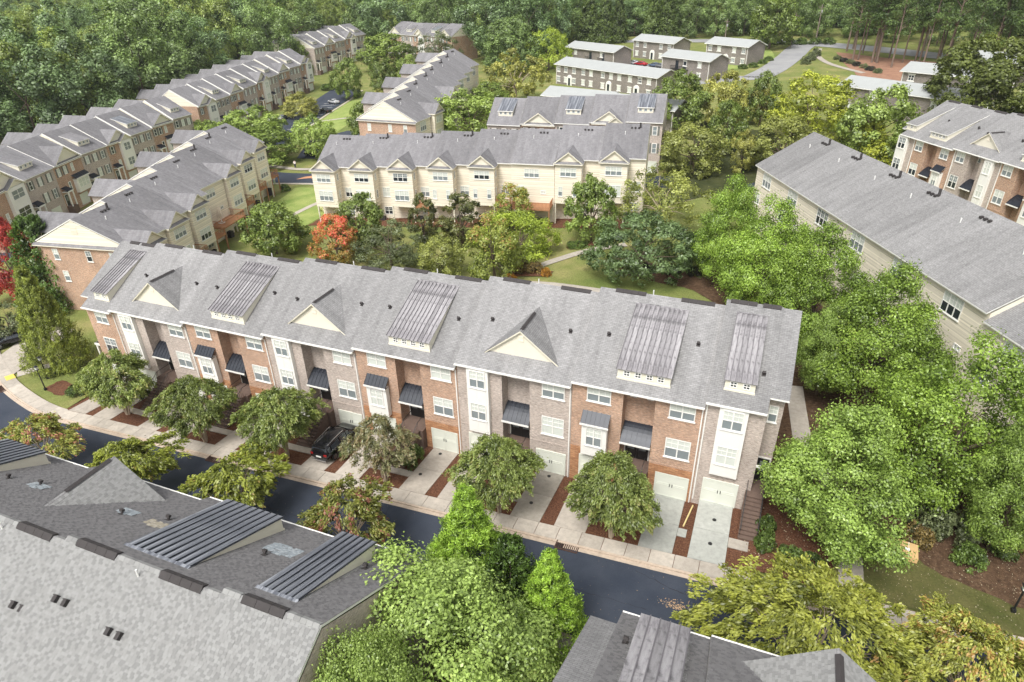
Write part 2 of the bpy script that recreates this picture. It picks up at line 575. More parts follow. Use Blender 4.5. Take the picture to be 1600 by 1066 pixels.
def crack(pts, w=.025):
    b = MB()
    P = []
    for i in range(len(pts) - 1):
        a, c = Vector(pts[i]), Vector(pts[i + 1])
        n = max(2, int((c - a).length / .35))
        for k in range(n):
            q = a.lerp(c, k / n)
            P.append((q.x + random.uniform(-.09, .09), q.y + random.uniform(-.09, .09)))
    for i in range(len(P) - 1):
        a, c = Vector(P[i]), Vector(P[i + 1])
        d = (c - a).normalized()
        o = Vector((-d.y, d.x)) * w * random.uniform(.4, 1.2)
        b.face([(q.x, q.y, gz(q.x, q.y) + .036) for q in (a - o, c - o, c + o, a + o)])
    struct('road_crack', b.mesh('road_crack', 'seal_black'))
flat('seal_black', (.018, .02, .026), .6, .3)
crack([(48, -8.2), (48.6, -10.5), (47.8, -12.8), (48.3, -14.4)])
crack([(36.5, -8.0), (37.2, -11), (36.6, -14.4)])
crack([(5, -11.2), (16, -11.0), (30, -11.3), (44, -11.0), (58, -11.2)], .018)
crack([(56, -8.4), (61, -9.6), (64, -12.5)])
crack([(22, -8), (21.4, -10.6), (22.3, -14)])
struct('gutter', strip_solid('gutter', KP, -.02, .30, -.1, .045, 'concrete_kerb'))
struct('kerb', strip_solid('kerb', KP, -.20, -.03, -.1, .14, 'concrete_kerb'))
struct('far_kerb', strip_solid('far_kerb', KP, 6.95, 7.2, -.1, .14, 'concrete_kerb'))
struct('far_pavement', strip_solid('far_pavement', KP[:30], 7.22, 8.5, -.1, .13, 'concrete'))
# pavement: slab by slab
pave = struct('pavement', strip_solid('pavement', KP, -1.5, -.22, -.1, .10, 'mulch'))
acc, nxt, seg = 0.0, 0.0, []
LONG = []
for i in range(len(KP) - 1):
    a, b2 = Vector(KP[i]), Vector(KP[i + 1])
    L = (b2 - a).length
    m = max(1, int(L / .4))
    for k in range(m):
        LONG.append(tuple(a.lerp(b2, k / m)))
cur = [LONG[0]]
ln = 0.0
nslab = 0
for i in range(1, len(LONG)):
    ln += (Vector(LONG[i]) - Vector(LONG[i - 1])).length
    cur.append(LONG[i])
    if ln > 1.62 and len(cur) > 2:
        x = cur[0][0]
        path = [cur[0], cur[len(cur) // 2], cur[-1]]
        a, c = Vector(path[0]), Vector(path[-1])
        g = (c - a).normalized() * .018
        path[0] = tuple(a + g)
        path[-1] = tuple(c - g)
        w = -1.42 if x > -3 else -1.52
        obj('slab', strip_solid('slab', path, w, -.215, .0, .15, 'concrete'), pave)
        nslab += 1
        cur = [LONG[i]]
        ln = 0.0

# ---------------------------------------------------------------- lots in front of the front row: drives, beds, walks
PW = 9.75
YS = -6.18
def zlot(k, x, y):
    t = min(max(-y / -YS, 0), 1)
    return (k * .5096 + .07) * (1 - t) + (gz(x, YS) + .15) * t
def lot_piece(name, k, x0, x1, y0, y1, off, mat, parent=None, gap=.012):
    X0, X1 = k * PW + x0 + gap, k * PW + x1 - gap
    b = MB()
    n = 3
    for i in range(n):
        ya, yb = y0 + (y1 - y0) * i / n, y0 + (y1 - y0) * (i + 1) / n
        ya -= gap if i == 0 else 0
        yb += gap if i == n - 1 else 0
        h = [(X0, yb, zlot(k, X0, yb) + off), (X1, yb, zlot(k, X1, yb) + off), (X1, ya, zlot(k, X1, ya) + off), (X0, ya, zlot(k, X0, ya) + off)]
        lo = [(p[0], p[1], p[2] - .15) for p in h]
        b.face(h)
        for q in range(4):
            b.face([lo[q], lo[(q + 1) % 4], h[(q + 1) % 4], h[q]])
    me = b.mesh(name, mat)
    return obj(name, me, parent) if parent else struct(name, me)
def drive(k, x0, x1, mat='concrete'):
    d = struct('driveway', None)
    lot_piece('slab', k, x0, x1, 0.0, -3.1, 0, mat, d)
    lot_piece('slab', k, x0, x1, -3.1, YS, 0, mat, d)
def bed(k, x0, x1, y0, y1):
    lot_piece('mulch_bed', k, x0, x1, y0, y1, -.04, 'mulch', None, 0)
for k in range(-1, 6):
    new = k == 5
    if k >= 0:
        drive(k, .72, 3.12)
        bed(k, 3.12, 6.95, 0, -3.72)
        lot_piece('front_walk', k, 3.12, 6.95, -3.75, -4.5, -.005, 'concrete')
        bed(k, 3.12, 6.95, -4.53, YS)
    drive(k, 6.95, 9.35, 'concrete_new' if new else 'concrete_stained' if k == 4 else 'concrete')
    if k < 5:
        bed(k, 9.35, 10.47, 0, YS)
    else:
        bed(k, 9.35, 10.37, 0, -3.3)
        lot_piece('front_walk', k, 9.35, 10.0, -3.32, -4.2, 0, 'concrete_new')
        bed(k, 10.0, 10.37, -3.32, -4.2)
        bed(k, 9.35, 10.37, -4.22, YS)
drive(6, .62, 3.1, 'concrete_new')
bed(6, 3.1, 5.0, 0, -3.3)
lot_piece('front_walk', 6, 3.1, 4.95, -3.32, -4.3, 0, 'concrete')
bed(6, 3.1, 5.0, -4.32, YS)
bed(-1, 6.3, 6.95, 0, YS)
# left lawn, right beds, paths
struct('left_lawn', drape('left_lawn', [(-3.6, .2), (-3.3, -6.1), (-6, -5.75), (-8.4, -5.2), (-12.3, -4.25), (-15.2, -3.0), (-14.9, -1.6), (-9, 4.5)], .10, 'grass'))
struct('left_path', drape('left_path', [(-15.4, -3.1), (-16.6, -2.3), (-13.0, 2.2), (-12.0, 1.7)], .13, 'concrete'))
struct('left_driveway', drape('left_driveway', [(-16.2, -3.6), (-22.5, -1.2), (-26, 7.5), (-19.8, 7.5)], .12, 'concrete'))
struct('mulch_bed', drape('left_mulch', wavy([(-9.6, -4.0), (-6.2, -4.6), (-6.0, -2.6), (-9.4, -2.0)], .2), .135, 'mulch'))
struct('mulch_bed', drape('right_mulch', wavy([(62.9, -6.0), (68.2, -6.1), (68.2, 4), (63.2, 4)], .12), .12, 'mulch', 2.5))
struct('side_path', drape('side_path', ribbon([(69.3, -6.1), (69.4, -2), (68.6, 4), (66.2, 10), (65.4, 18)], -.75, .75), .14, 'concrete', 2.5))
struct('right_lawn', drape('right_lawn', wavy([(70.2, -6.05), (95, -6.1), (95, -4.0), (78.5, -3.8), (74.8, -2.6), (72.5, -.8), (70.2, .2)], .10, 5), .11, 'grass_dark', 2.5))
struct('leaf_litter', drape('leaf_litter', wavy([(63.2, 3), (70.3, .1), (72.5, -1.2), (74.8, -2.8), (78.5, -4.0), (96, -4.2), (96, 10), (79, 14), (57, 57), (52, 52), (54, 40), (52.5, 37), (57, 33), (63, 17)], .25, 5), .08, 'leaf_litter', 4))
# courtyard
struct('courtyard_path', drape('courtyard_path', ribbon(smooth_path([(44, 33.4), (36, 34.0), (29, 33.6), (30.6, 37), (33.2, 40.9), (37.3, 45.9), (42, 49)]), -.65, .65), .10, 'concrete', 3))
struct('lawn_path', drape('lawn_path', ribbon(smooth_path([(-20.5, 44), (-19.7, 50), (-19.0, 57.8), (-17, 66)]), -.6, .6), .10, 'concrete', 3))
struct('mulch_bed', drape('court_mulch', wavy([(42.3, 41.5), (44, 39.2), (49, 37.4), (54, 36.6), (56, 38), (50, 43), (44, 43.5)], .25), .07, 'leaf_litter', 3))
struct('mulch_bed', drape('shrub_mulch', wavy([(28.0, 35.2), (34.4, 36.0), (34.8, 37.8), (29, 38.0)], .2), .12, 'mulch', 3))
struct('mulch_bed', drape('walk_mulch', wavy([(34, 46), (37.6, 48.0), (37.5, 49.5), (33.5, 48.2)], .2), .09, 'mulch', 3))
struct('rear_bed', drape('rear_bed', wavy([(-13, 47), (42, 55.5), (42, 60), (-13, 52)], .2), .06, 'mulch', 5))
struct('bright_lawn', drape('bright_lawn', wavy([(-26, 47), (-18, 42), (-12, 38), (-13.2, 48), (-15, 60), (-24, 66), (-30, 65.5)], .3), .05, 'grass_bright', 4))
# streets behind
struct('side_road', drape('side_road', ribbon(smooth_path([(-60, 20), (-52, 66), (-34, 70.8), (-12, 72.5), (20, 76), (60, 79)]), -3.1, 3.1), .06, 'asphalt', 4))
struct('side_kerb', strip_solid('side_kerb', smooth_path([(-46, 65.0), (-34, 67.2), (-12, 69.1), (6, 71)]), -.25, .25, -.1, .16, 'concrete'))
struct('side_walk', drape('side_walk', ribbon(smooth_path([(-47, 78), (-42, 77), (-37.5, 76.4), (-33, 77.2), (-26, 80)]), -.7, .7), .12, 'concrete', 4))
struct('car_park', drape('car_park', [(-63.5, 90), (-55, 96), (-60.5, 107.5), (-65.8, 127), (-69.5, 143), (-74, 157), (-89, 166), (-77, 125), (-70, 100)], .07, 'asphalt', 4))
struct('car_park_kerb', strip_solid('car_park_kerb', [(-59.6, 107.5), (-64.8, 127), (-68.5, 143), (-73, 157)], -.3, .3, -.1, .2, 'concrete'))
struct('car_park', drape('car_park_2', [(-51, 98), (-46, 108), (-41, 108), (-38, 98), (-36, 84), (-44, 84)], .07, 'asphalt', 4))
for i in range(11):
    x, y = -61.3 - i * .92, 109.5 + i * 3.0
    struct('parking_line', drape('parking_line', [(x, y), (x - 4.6, y - 1.4), (x - 4.6, y - 1.2), (x, y + .2)], .10, 'white_trim', 8))
struct('grass_bank', drape('grass_bank', wavy([(-60, 107), (-52, 98), (-47, 100), (-52, 125), (-66, 150), (-69, 144), (-65.3, 128)], .3), .06, 'grass_bright', 4))
struct('bank_path', drape('bank_path', ribbon([(-61.5, 117), (-55, 121), (-48, 128)], -.6, .6), .09, 'concrete', 4))
# far right roads and the pine stand
struct('far_road', drape('far_road', ribbon(smooth_path([(50.5, 168), (54.5, 180), (58.5, 200), (60.5, 214), (63, 225)]), -4.0, 4.0), .07, 'asphalt_pale', 5))
struct('cross_road', drape('cross_road', ribbon(smooth_path([(-20, 248), (20, 240), (50, 232), (64, 224), (82, 210), (104, 190), (140, 165)]), -4.0, 4.0), .10, 'asphalt_pale', 5))
struct('apartment_car_park', drape('apartment_car_park', [(8, 196), (20, 190), (24, 182), (38, 172), (52, 170), (52, 166), (36, 160), (18, 172), (4, 188)], .07, 'asphalt_pale', 5))
struct('garden_path', drape('garden_path', ribbon(smooth_path([(67, 213), (66.5, 200), (70, 186), (78, 172)]), -.8, .8), .10, 'concrete', 5))
struct('pine_floor', drape('pine_floor', wavy([(72, 206), (84, 195), (106, 178), (112, 168), (98, 160), (84, 160), (76, 170), (74, 185)], .6), .06, 'pine_straw', 6))
struct('dry_lawn', drape('dry_lawn', wavy([(24, 203), (34, 212), (52, 214), (55, 196), (50, 184), (40, 180)], .6), .05, 'grass_bright', 6))
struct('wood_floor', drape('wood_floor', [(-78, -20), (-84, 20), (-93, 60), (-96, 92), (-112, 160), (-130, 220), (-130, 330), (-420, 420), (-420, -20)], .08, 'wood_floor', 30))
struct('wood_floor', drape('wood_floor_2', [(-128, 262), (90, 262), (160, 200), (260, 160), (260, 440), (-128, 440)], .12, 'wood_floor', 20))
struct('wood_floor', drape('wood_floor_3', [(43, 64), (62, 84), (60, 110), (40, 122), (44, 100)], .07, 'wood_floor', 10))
# ---------------------------------------------------------------- house parts
HE, HR, YR = 9.2158, 13.57, 7.3
SL = (HR - HE) / (YR + .4)
def roofz(y, he=HE):
    return he + SL * (y + .4)

def window_mesh(w, h, cols, rows, muntin, far):
    b = MB()
    t = .07 if not far else .11
    b.box(0, w, -.06, .03, 0, t).box(0, w, -.06, .03, h - t, h).box(0, t, -.06, .03, t, h - t).box(w - t, w, -.06, .03, t, h - t)
    for c in range(1, cols):
        x = w * c / cols
        b.box(x - .045, x + .045, -.055, .03, t, h - t)
    for r in range(1, rows):
        z = h * r / rows
        for c in range(cols):
            b.box(w * c / cols + .05, w * (c + 1) / cols - .05, -.045, .03, z - .03, z + .03)
    if muntin:
        for c in range(cols):
            xc = w * (c + .5) / cols
            z0 = h * (rows - 1) / rows
            b.box(xc - .012, xc + .012, -.03, .02, z0 + .03, h - t)
            b.box(w * c / cols + .05, xc - .013, -.03, .02, (z0 + h) / 2 - .012, (z0 + h) / 2 + .012)
            b.box(xc + .013, w * (c + 1) / cols - .05, -.03, .02, (z0 + h) / 2 - .012, (z0 + h) / 2 + .012)
    if not far:
        b.box(-.06, w + .06, -.10, .0, -.07, -.002)
    return b.mesh('window', 'white_trim')
def pane_mesh(w, h, mat):
    b = MB()
    b.box(0, w, 0, .02, 0, h)
    return b.mesh('pane', mat)
def window(parent, x, y, z, w, h, cols=2, rows=2, muntin=True, far=False, rot=0, dark=None):
    fr = obj('window', cached(('win', w, h, cols, rows, muntin, far), lambda: window_mesh(w, h, cols, rows, muntin, far)), parent, (x, y, z), rot)
    if far:
        mt = random.choice(['curtain', 'curtain', 'glass_grey', 'glass_grey', 'glass_dark']) if dark is None else dark
        obj('pane', cached(('pane', w, h, mt), lambda: pane_mesh(w - .1, h - .1, mt)), fr, (.05, -.012, .05))
        return fr
    style = random.random()
    for r in range(rows):
        mt = 'curtain' if r == rows - 1 else ('glass_grey' if style < .7 else ('curtain' if style < .9 else 'glass_dark'))
        if style > .93:
            mt = 'glass_grey' if r else 'glass_dark'
        if dark:
            mt = dark
        for c in range(cols):
            pw, ph = w / cols - .08, h / rows - .06
            obj('pane', cached(('pane', round(pw, 3), round(ph, 3), mt), lambda: pane_mesh(pw, ph, mt)), fr, (w * c / cols + .04, -.01, h * r / rows + .03))
    return fr
def small_window(parent, x, y, z, w=.5, h=.5, cross=True, far=False, rot=0):
    def mk():
        b = MB()
        t = .07
        b.box(0, w, -.05, .03, 0, t).box(0, w, -.05, .03, h - t, h).box(0, t, -.05, .03, t, h - t).box(w - t, w, -.05, .03, t, h - t)
        if cross:
            b.box(w / 2 - .025, w / 2 + .025, -.045, .03, t, h - t)
            b.box(t, w / 2 - .026, -.045, .03, h / 2 - .025, h / 2 + .025).box(w / 2 + .026, w - t, -.045, .03, h / 2 - .025, h / 2 + .025)
        b.box(.02, w - .02, -.01, .02, .02, h - .02, 1)
        return b.mesh('window', ['white_trim', 'glass_dark' if cross else 'glass_grey'])
    return obj('window', cached(('sw', w, h, cross), mk), parent, (x, y, z), rot)

def gable_roof(x0, x1, yf, ze, yr, zr, yb, zb, mat='shingle', th=.14, trim='white_trim', rake=.0):
    b = MB()
    x0 -= rake
    x1 += rake
    F, T, B = (yf, ze), (yr, zr), (yb, zb)
    d = th
    b.face([(x0, *F), (x1, *F), (x1, *T), (x0, *T)], 0)
    b.face([(x0, *T), (x1, *T), (x1, *B), (x0, *B)], 0)
    Fl, Tl, Bl = (yf, ze - d), (yr, zr - d), (yb, zb - d)
    b.face([(x0, *Fl), (x1, *Fl), (x1, *F), (x0, *F)], 1)
    b.face([(x1, *Bl), (x0, *Bl), (x0, *B), (x1, *B)], 1)
    b.face([(x1, *Fl), (x0, *Fl), (x0, *Tl), (x1, *Tl)], 1)
    b.face([(x1, *Tl), (x0, *Tl), (x0, *Bl), (x1, *Bl)], 1)
    for x in (x0, x1):
        b.face([(x, *F), (x, *T), (x, *Tl), (x, *Fl)], 1)
        b.face([(x, *T), (x, *B), (x, *Bl), (x, *Tl)], 1)
    return b.mesh('roof', [mat, trim])

def metal_panels(parent, name, x0, x1, A, B, n, mat, far=False):
    """standing seam sheets between the line A=(y,z) at the front and B=(y,z) at the back"""
    w = (x1 - x0) / n
    L = math.hypot(B[0] - A[0], B[1] - A[1])
    a = math.atan2(B[1] - A[1], B[0] - A[0])
    if far:
        b = MB()
        for i in range(n):
            b.box(x0 + i * w + .002, x0 + (i + 1) * w - .002, 0, L, -.04, 0)
            b.box(x0 + i * w - .03, x0 + i * w + .03, 0, L, .001, .055)
        return obj(name, b.mesh(name, mat), parent, (0, A[0], A[1]), (a, 0, 0))
    def mk():
        b = MB()
        b.box(.002, w - .002, 0, L, -.05, 0)
        sw_ = .024 if mat == 'metal_weathered' else .022
        b.box(-sw_, sw_, .004, L - .004, .001, .06, 1)
        return b.mesh('metal_panel', [mat, 'seam_grey' if mat == 'metal_weathered' else 'metal_dark'])
    me = cached(('mp', round(w, 3), round(L, 3), mat), mk)
    for i in range(n):
        obj('metal_panel', me, parent, (x0 + i * w, A[0], A[1]), (a, 0, 0))

def shed_dormer(root, x0, x1, metal, nwin, npan, front=.5, he=HE, top=6.35, rise=.96, trim='cream_trim', wall='cream_trim', far=False):
    zb, zt = roofz(front, he), roofz(front, he) + rise
    b = MB()
    zb2, zt2 = roofz(top, he), roofz(top, he) + .03
    for x in (x0, x1):
        b.face([(x, front, zb - .1), (x, front, zt - .05), (x, top, zt2 - .05), (x, top, zb2 - .15)])
    b.face([(x0, front, zb - .1), (x1, front, zb - .1), (x1, front, zt - .05), (x0, front, zt - .05)])
    b.face([(x0, front, zt - .05), (x1, front, zt - .05), (x1, top, zt2 - .05), (x0, top, zt2 - .05)])
    b.box(x0 - .04, x1 + .04, front - .05, front - .001, zb - .04, zb + .12)
    d = obj('dormer', b.mesh('dormer', wall), root)
    A, B = (front - .18, zt - .18 * (zt2 - zt) / (top - front) + .01), (top, zt2 + .01)
    if metal == 'shingle' or metal == 'shingle_far':
        L = math.hypot(B[0] - A[0], B[1] - A[1])
        q = MB()
        q.face([(x0 - .12, A[0], A[1]), (x1 + .12, A[0], A[1]), (x1 + .12, *B), (x0 - .12, *B)], 0)
        q.face([(x0 - .12, A[0], A[1] - .12), (x1 + .12, A[0], A[1] - .12), (x1 + .12, A[0], A[1]), (x0 - .12, A[0], A[1])], 1)
        for x in (x0 - .12, x1 + .12):
            q.face([(x, *A), (x, *B), (x, B[0], B[1] - .12), (x, A[0], A[1] - .12)], 1)
        obj('dormer_roof', q.mesh('dormer_roof', [metal, 'white_trim']), d)
    else:
        metal_panels(d, 'dormer_roof', x0 - .08, x1 + .08, A, B, npan, metal, far)
        if not far:
            q = MB()
            q.box(x0 - .12, x1 + .12, top - .02, top + .22, zt2 - .03, zt2 + .05)
            obj('flashing', q.mesh('flashing', metal), d)
    w = x1 - x0
    s = .5
    for i in range(nwin):
        c = x0 + w * ((i + .5) / nwin * .86 + .07)
        small_window(d, c - s / 2, front - .003, zb + .28, s, .5)
    return d

def front_gable(root, xc, hw, y0, he=HE, mat='shingle', vent=True, face='cream_trim', over=.22, ridge_vent=True, band=True):
    zb = roofz(y0, he)
    m = .80
    za = zb + hw * m
    yb = (za - he) / SL - .4
    b = MB()
    b.face([(xc - hw, y0, zb - .05), (xc + hw, y0, zb - .05), (xc, y0, za - .02)])
    g = obj('front_gable', b.mesh('front_gable', face), root)
    th = .14
    q = MB()
    yf = y0 - over
    e = 1.06
    yv = y0 + over * .3
    for s in (-1, 1):
        Lf = (xc + s * hw * e, yf, za - hw * e * m)
        Lb = (xc + s * hw * e, (za - hw * e * m - he) / SL - .4, za - hw * e * m)
        Tf, Tb = (xc, yf, za), (xc, yb, za)
        q.face([Lf, Tf, Tb, Lb] if s < 0 else [Tf, Lf, Lb, Tb], 0)
        q.face([Lf, Tf, (Tf[0], yf, Tf[2] - th), (Lf[0], yf, Lf[2] - th)], 1)
        q.face([(Lf[0], yf, Lf[2] - th), (Tf[0], yf, Tf[2] - th), (Tf[0], y0 + .05, Tf[2] - th), (Lf[0], y0 + .05, Lf[2] - th)], 1)
        q.face([Lf, Lb, (Lb[0], Lb[1], Lb[2] - .05), (Lf[0], yf, Lf[2] - th)], 1)
    obj('gable_roof', q.mesh('gable_roof', [mat, 'cream_trim']), g)
    if vent:
        v = MB()
        v.box(xc - .22, xc + .22, y0 - .04, y0 - .002, za - 1.05, za - .5)
        obj('louver', v.mesh('louver', 'cream_siding'), g)
    if ridge_vent:
        v = MB()
        y1 = y0 + .25 * (yb - y0)
        v.xprism([(0, -.12), (.0, .03), (.0, .08)], 0, .01) if False else None
        for s in (-1, 1):
            v.face([(xc, y0 + .1, za + .1), (xc, yb - 1.2, za + .1), (xc + s * .16, yb - 1.2, za - .03), (xc + s * .16, y0 + .1, za - .03)])
        v.face([(xc - .16, y0 + .1, za - .03), (xc + .16, y0 + .1, za - .03), (xc, y0 + .1, za + .1)])
        obj('ridge_vent', v.mesh('ridge_vent', 'vent_dark'), g)
    return g

def ridge_vent(root, x0, x1, yr=YR, zr=HR, w=.26, h=.11):
    b = MB()
    sl = SL
    n = max(1, int((x1 - x0) / .6))
    for i in range(n):
        a, c = x0 + (x1 - x0) * i / n, x0 + (x1 - x0) * (i + 1) / n - .015
        b.xprism([(yr - w, zr - w * sl + h * .6), (yr, zr + h), (yr + w, zr - w * sl + h * .6), (yr + w, zr - w * sl - .02), (yr, zr - .02), (yr - w, zr - w * sl - .02)], a, c)
    return obj('ridge_vent', b.mesh('ridge_vent', 'vent_dark'), root)
def roof_vent(root, x, y, he=HE, s=1.0):
    def mk():
        b = MB()
        b.box(-.14, .14, -.16, .16, 0, .03)
        b.tube((0, 0, .02), (0, .02, .26), .075, .07, 8)
        b.box(-.11, .11, -.06, .12, .16, .30)
        return b.mesh('roof_vent', 'vent_dark')
    return obj('roof_vent', cached('roof_vent', mk), root, (x, y, roofz(y, he)), (math.atan(SL), 0, 0), (s, s, s))
def vent_pipe(root, x, y, z, h=.5, r=.06, mat='pipe_white'):
    return obj('vent_pipe', cached(('vp', h, r, mat), lambda: MB().tube((0, 0, -.15), (0, 0, h), r, r, 8).mesh('vent_pipe', mat)), root, (x, y, z))

def garage_door(root, x, w=2.4, h=2.15, y=0.0, z=.02, handles=True):
    b = MB()
    b.box(-.09, 0, -.07, .0, 0, h + .12).box(w, w + .09, -.07, .0, 0, h + .12).box(0, w, -.07, .0, h, h + .12)
    b.box(0, w, -.03, .0, 0, h)
    for i in range(2):
        xa, xb = w * i / 2 + .04, w * (i + 1) / 2 - .04
        for (za, zb) in ((.06, h * .55), (h * .58, h - .05)):
            b.box(xa, xb, -.05, -.0305, za, za + .09).box(xa, xb, -.05, -.0305, zb - .09, zb)
            b.box(xa, xa + .09, -.05, -.0305, za + .09, zb - .09).box(xb - .09, xb, -.05, -.0305, za + .09, zb - .09)
    g = obj('garage_door', cached(('gd', w, h), lambda: b.mesh('garage_door', 'garage_white')), root, (x, y, z))
    if handles:
        for s in (-.1, .1):
            obj('handle', cached('gh', lambda: MB().box(-.025, .025, -.09, -.05, -.14, .14).mesh('handle', 'black_paint')), g, (w / 2 + s, 0, h * .56))
    return g
def canopy(root, x0, x1, y0, z0, y1, z1, n=6, curved=True):
    """dark metal canopy from (y0,z0) high at the wall to (y1,z1) at its lip"""
    b = MB()
    k = 6 if curved else 1
    pr = []
    for i in range(k + 1):
        t = i / k
        pr.append((y0 + (y1 - y0) * t, z0 + (z1 - z0) * (t ** 1.5 if curved else t)))
    for i in range(k):
        (ya, za), (yb, zb) = pr[i], pr[i + 1]
        b.face([(x0, yb, zb), (x1, yb, zb), (x1, ya, za), (x0, ya, za)], 0)
        b.face([(x0, ya, za - .06), (x1, ya, za - .06), (x1, yb, zb - .06), (x0, yb, zb - .06)], 1)
        for j in range(n + 1):
            x = x0 + (x1 - x0) * j / n
            e0, e1 = max(x - .02, x0), min(x + .02, x1)
            b.face([(e0, yb, zb + .045), (e1, yb, zb + .045), (e1, ya, za + .045), (e0, ya, za + .045)], 0)
            b.face([(e0, yb, zb), (e0, yb, zb + .045), (e0, ya, za + .045), (e0, ya, za)], 0)
            b.face([(e1, yb, zb), (e1, ya, za), (e1, ya, za + .045), (e1, yb, zb + .045)], 0)
    yb, zb = pr[-1]
    b.box(x0 - .03, x1 + .03, yb - .05, yb - .002, zb - .14, zb + .02, 1)
    for x in (x0, x1):
        b.face([(x, *p) for p in pr] + [(x, y0, z1 - .1), (x, y1, z1 - .1)], 0)
    return obj('canopy', b.mesh('canopy', ['metal_dark', 'white_trim']), root)
def entry_door(root, x, y, z, w=.95, h=2.1, mat='black_paint'):
    b = MB()
    b.box(-.1, w + .1, -.04, 0, 0, h + .12, 0).box(0, w, -.07, -.041, .02, h, 1).box(.18, w - .18, -.085, -.071, .9, h - .25, 2)
    return obj('door', cached(('door', w, h, mat), lambda: b.mesh('door', ['white_trim', mat, 'glass_grey'])), root, (x, y, z))
def stairs(root, x0, x1, y0, z0, y1, z1, n=11):
    rise, run = (z1 - z0) / n, (y1 - y0) / n
    st = obj('stairs', MB().box(x0, x1, y1, 1.15, z0 - .6, z1 - .002).mesh('stairs', 'stair_brick'), root)
    me = cached(('step', round(x1 - x0, 2), round(rise, 3), round(run, 3)), lambda: MB().box(0, x1 - x0, -.03, run + .02, -1.2, rise - .05).box(-.03, x1 - x0 + .03, -.05, run + .03, rise - .049, rise).mesh('step', 'stair_brick'))
    for i in range(n):
        obj('step', me, st, (x0, y0 + i * run, z0 + i * rise))
    b = MB()
    for x in (x0 + .05, x1 - .05):
        b.tube((x, y0, z0 + .95), (x, y1, z1 + .95), .025, .025, 5)
        b.tube((x, y1, z1 + .95), (x, 1.1, z1 + .95), .025, .025, 5)
        m = 14
        for i in range(m + 1):
            t = i / m
            yy, zz = y0 + (y1 - y0) * t, z0 + (z1 - z0) * t
            b.tube((x, yy, zz), (x, yy, zz + .95), .012, .012, 4, caps=False)
    obj('railing', b.mesh('railing', 'black_paint'), st)
    return st
def downspout(root, x, y, z0, z1, trim='white_trim'):
    b = MB()
    b.box(x - .045, x + .045, y - .09, y - .005, z0, z1 - .35)
    b.tube((x, y - .05, z1 - .38), (x, y - .42, z1 - .06), .045, .045, 6)
    return obj('downspout', b.mesh('downspout', trim), root)
def gutter_part(root, x0, x1, y=-.4, z=HE):
    b = MB()
    b.box(x0, x1, y - .12, y - .005, z - .12, z - .01)
    return obj('gutter', b.mesh('gutter', 'white_trim'), root)

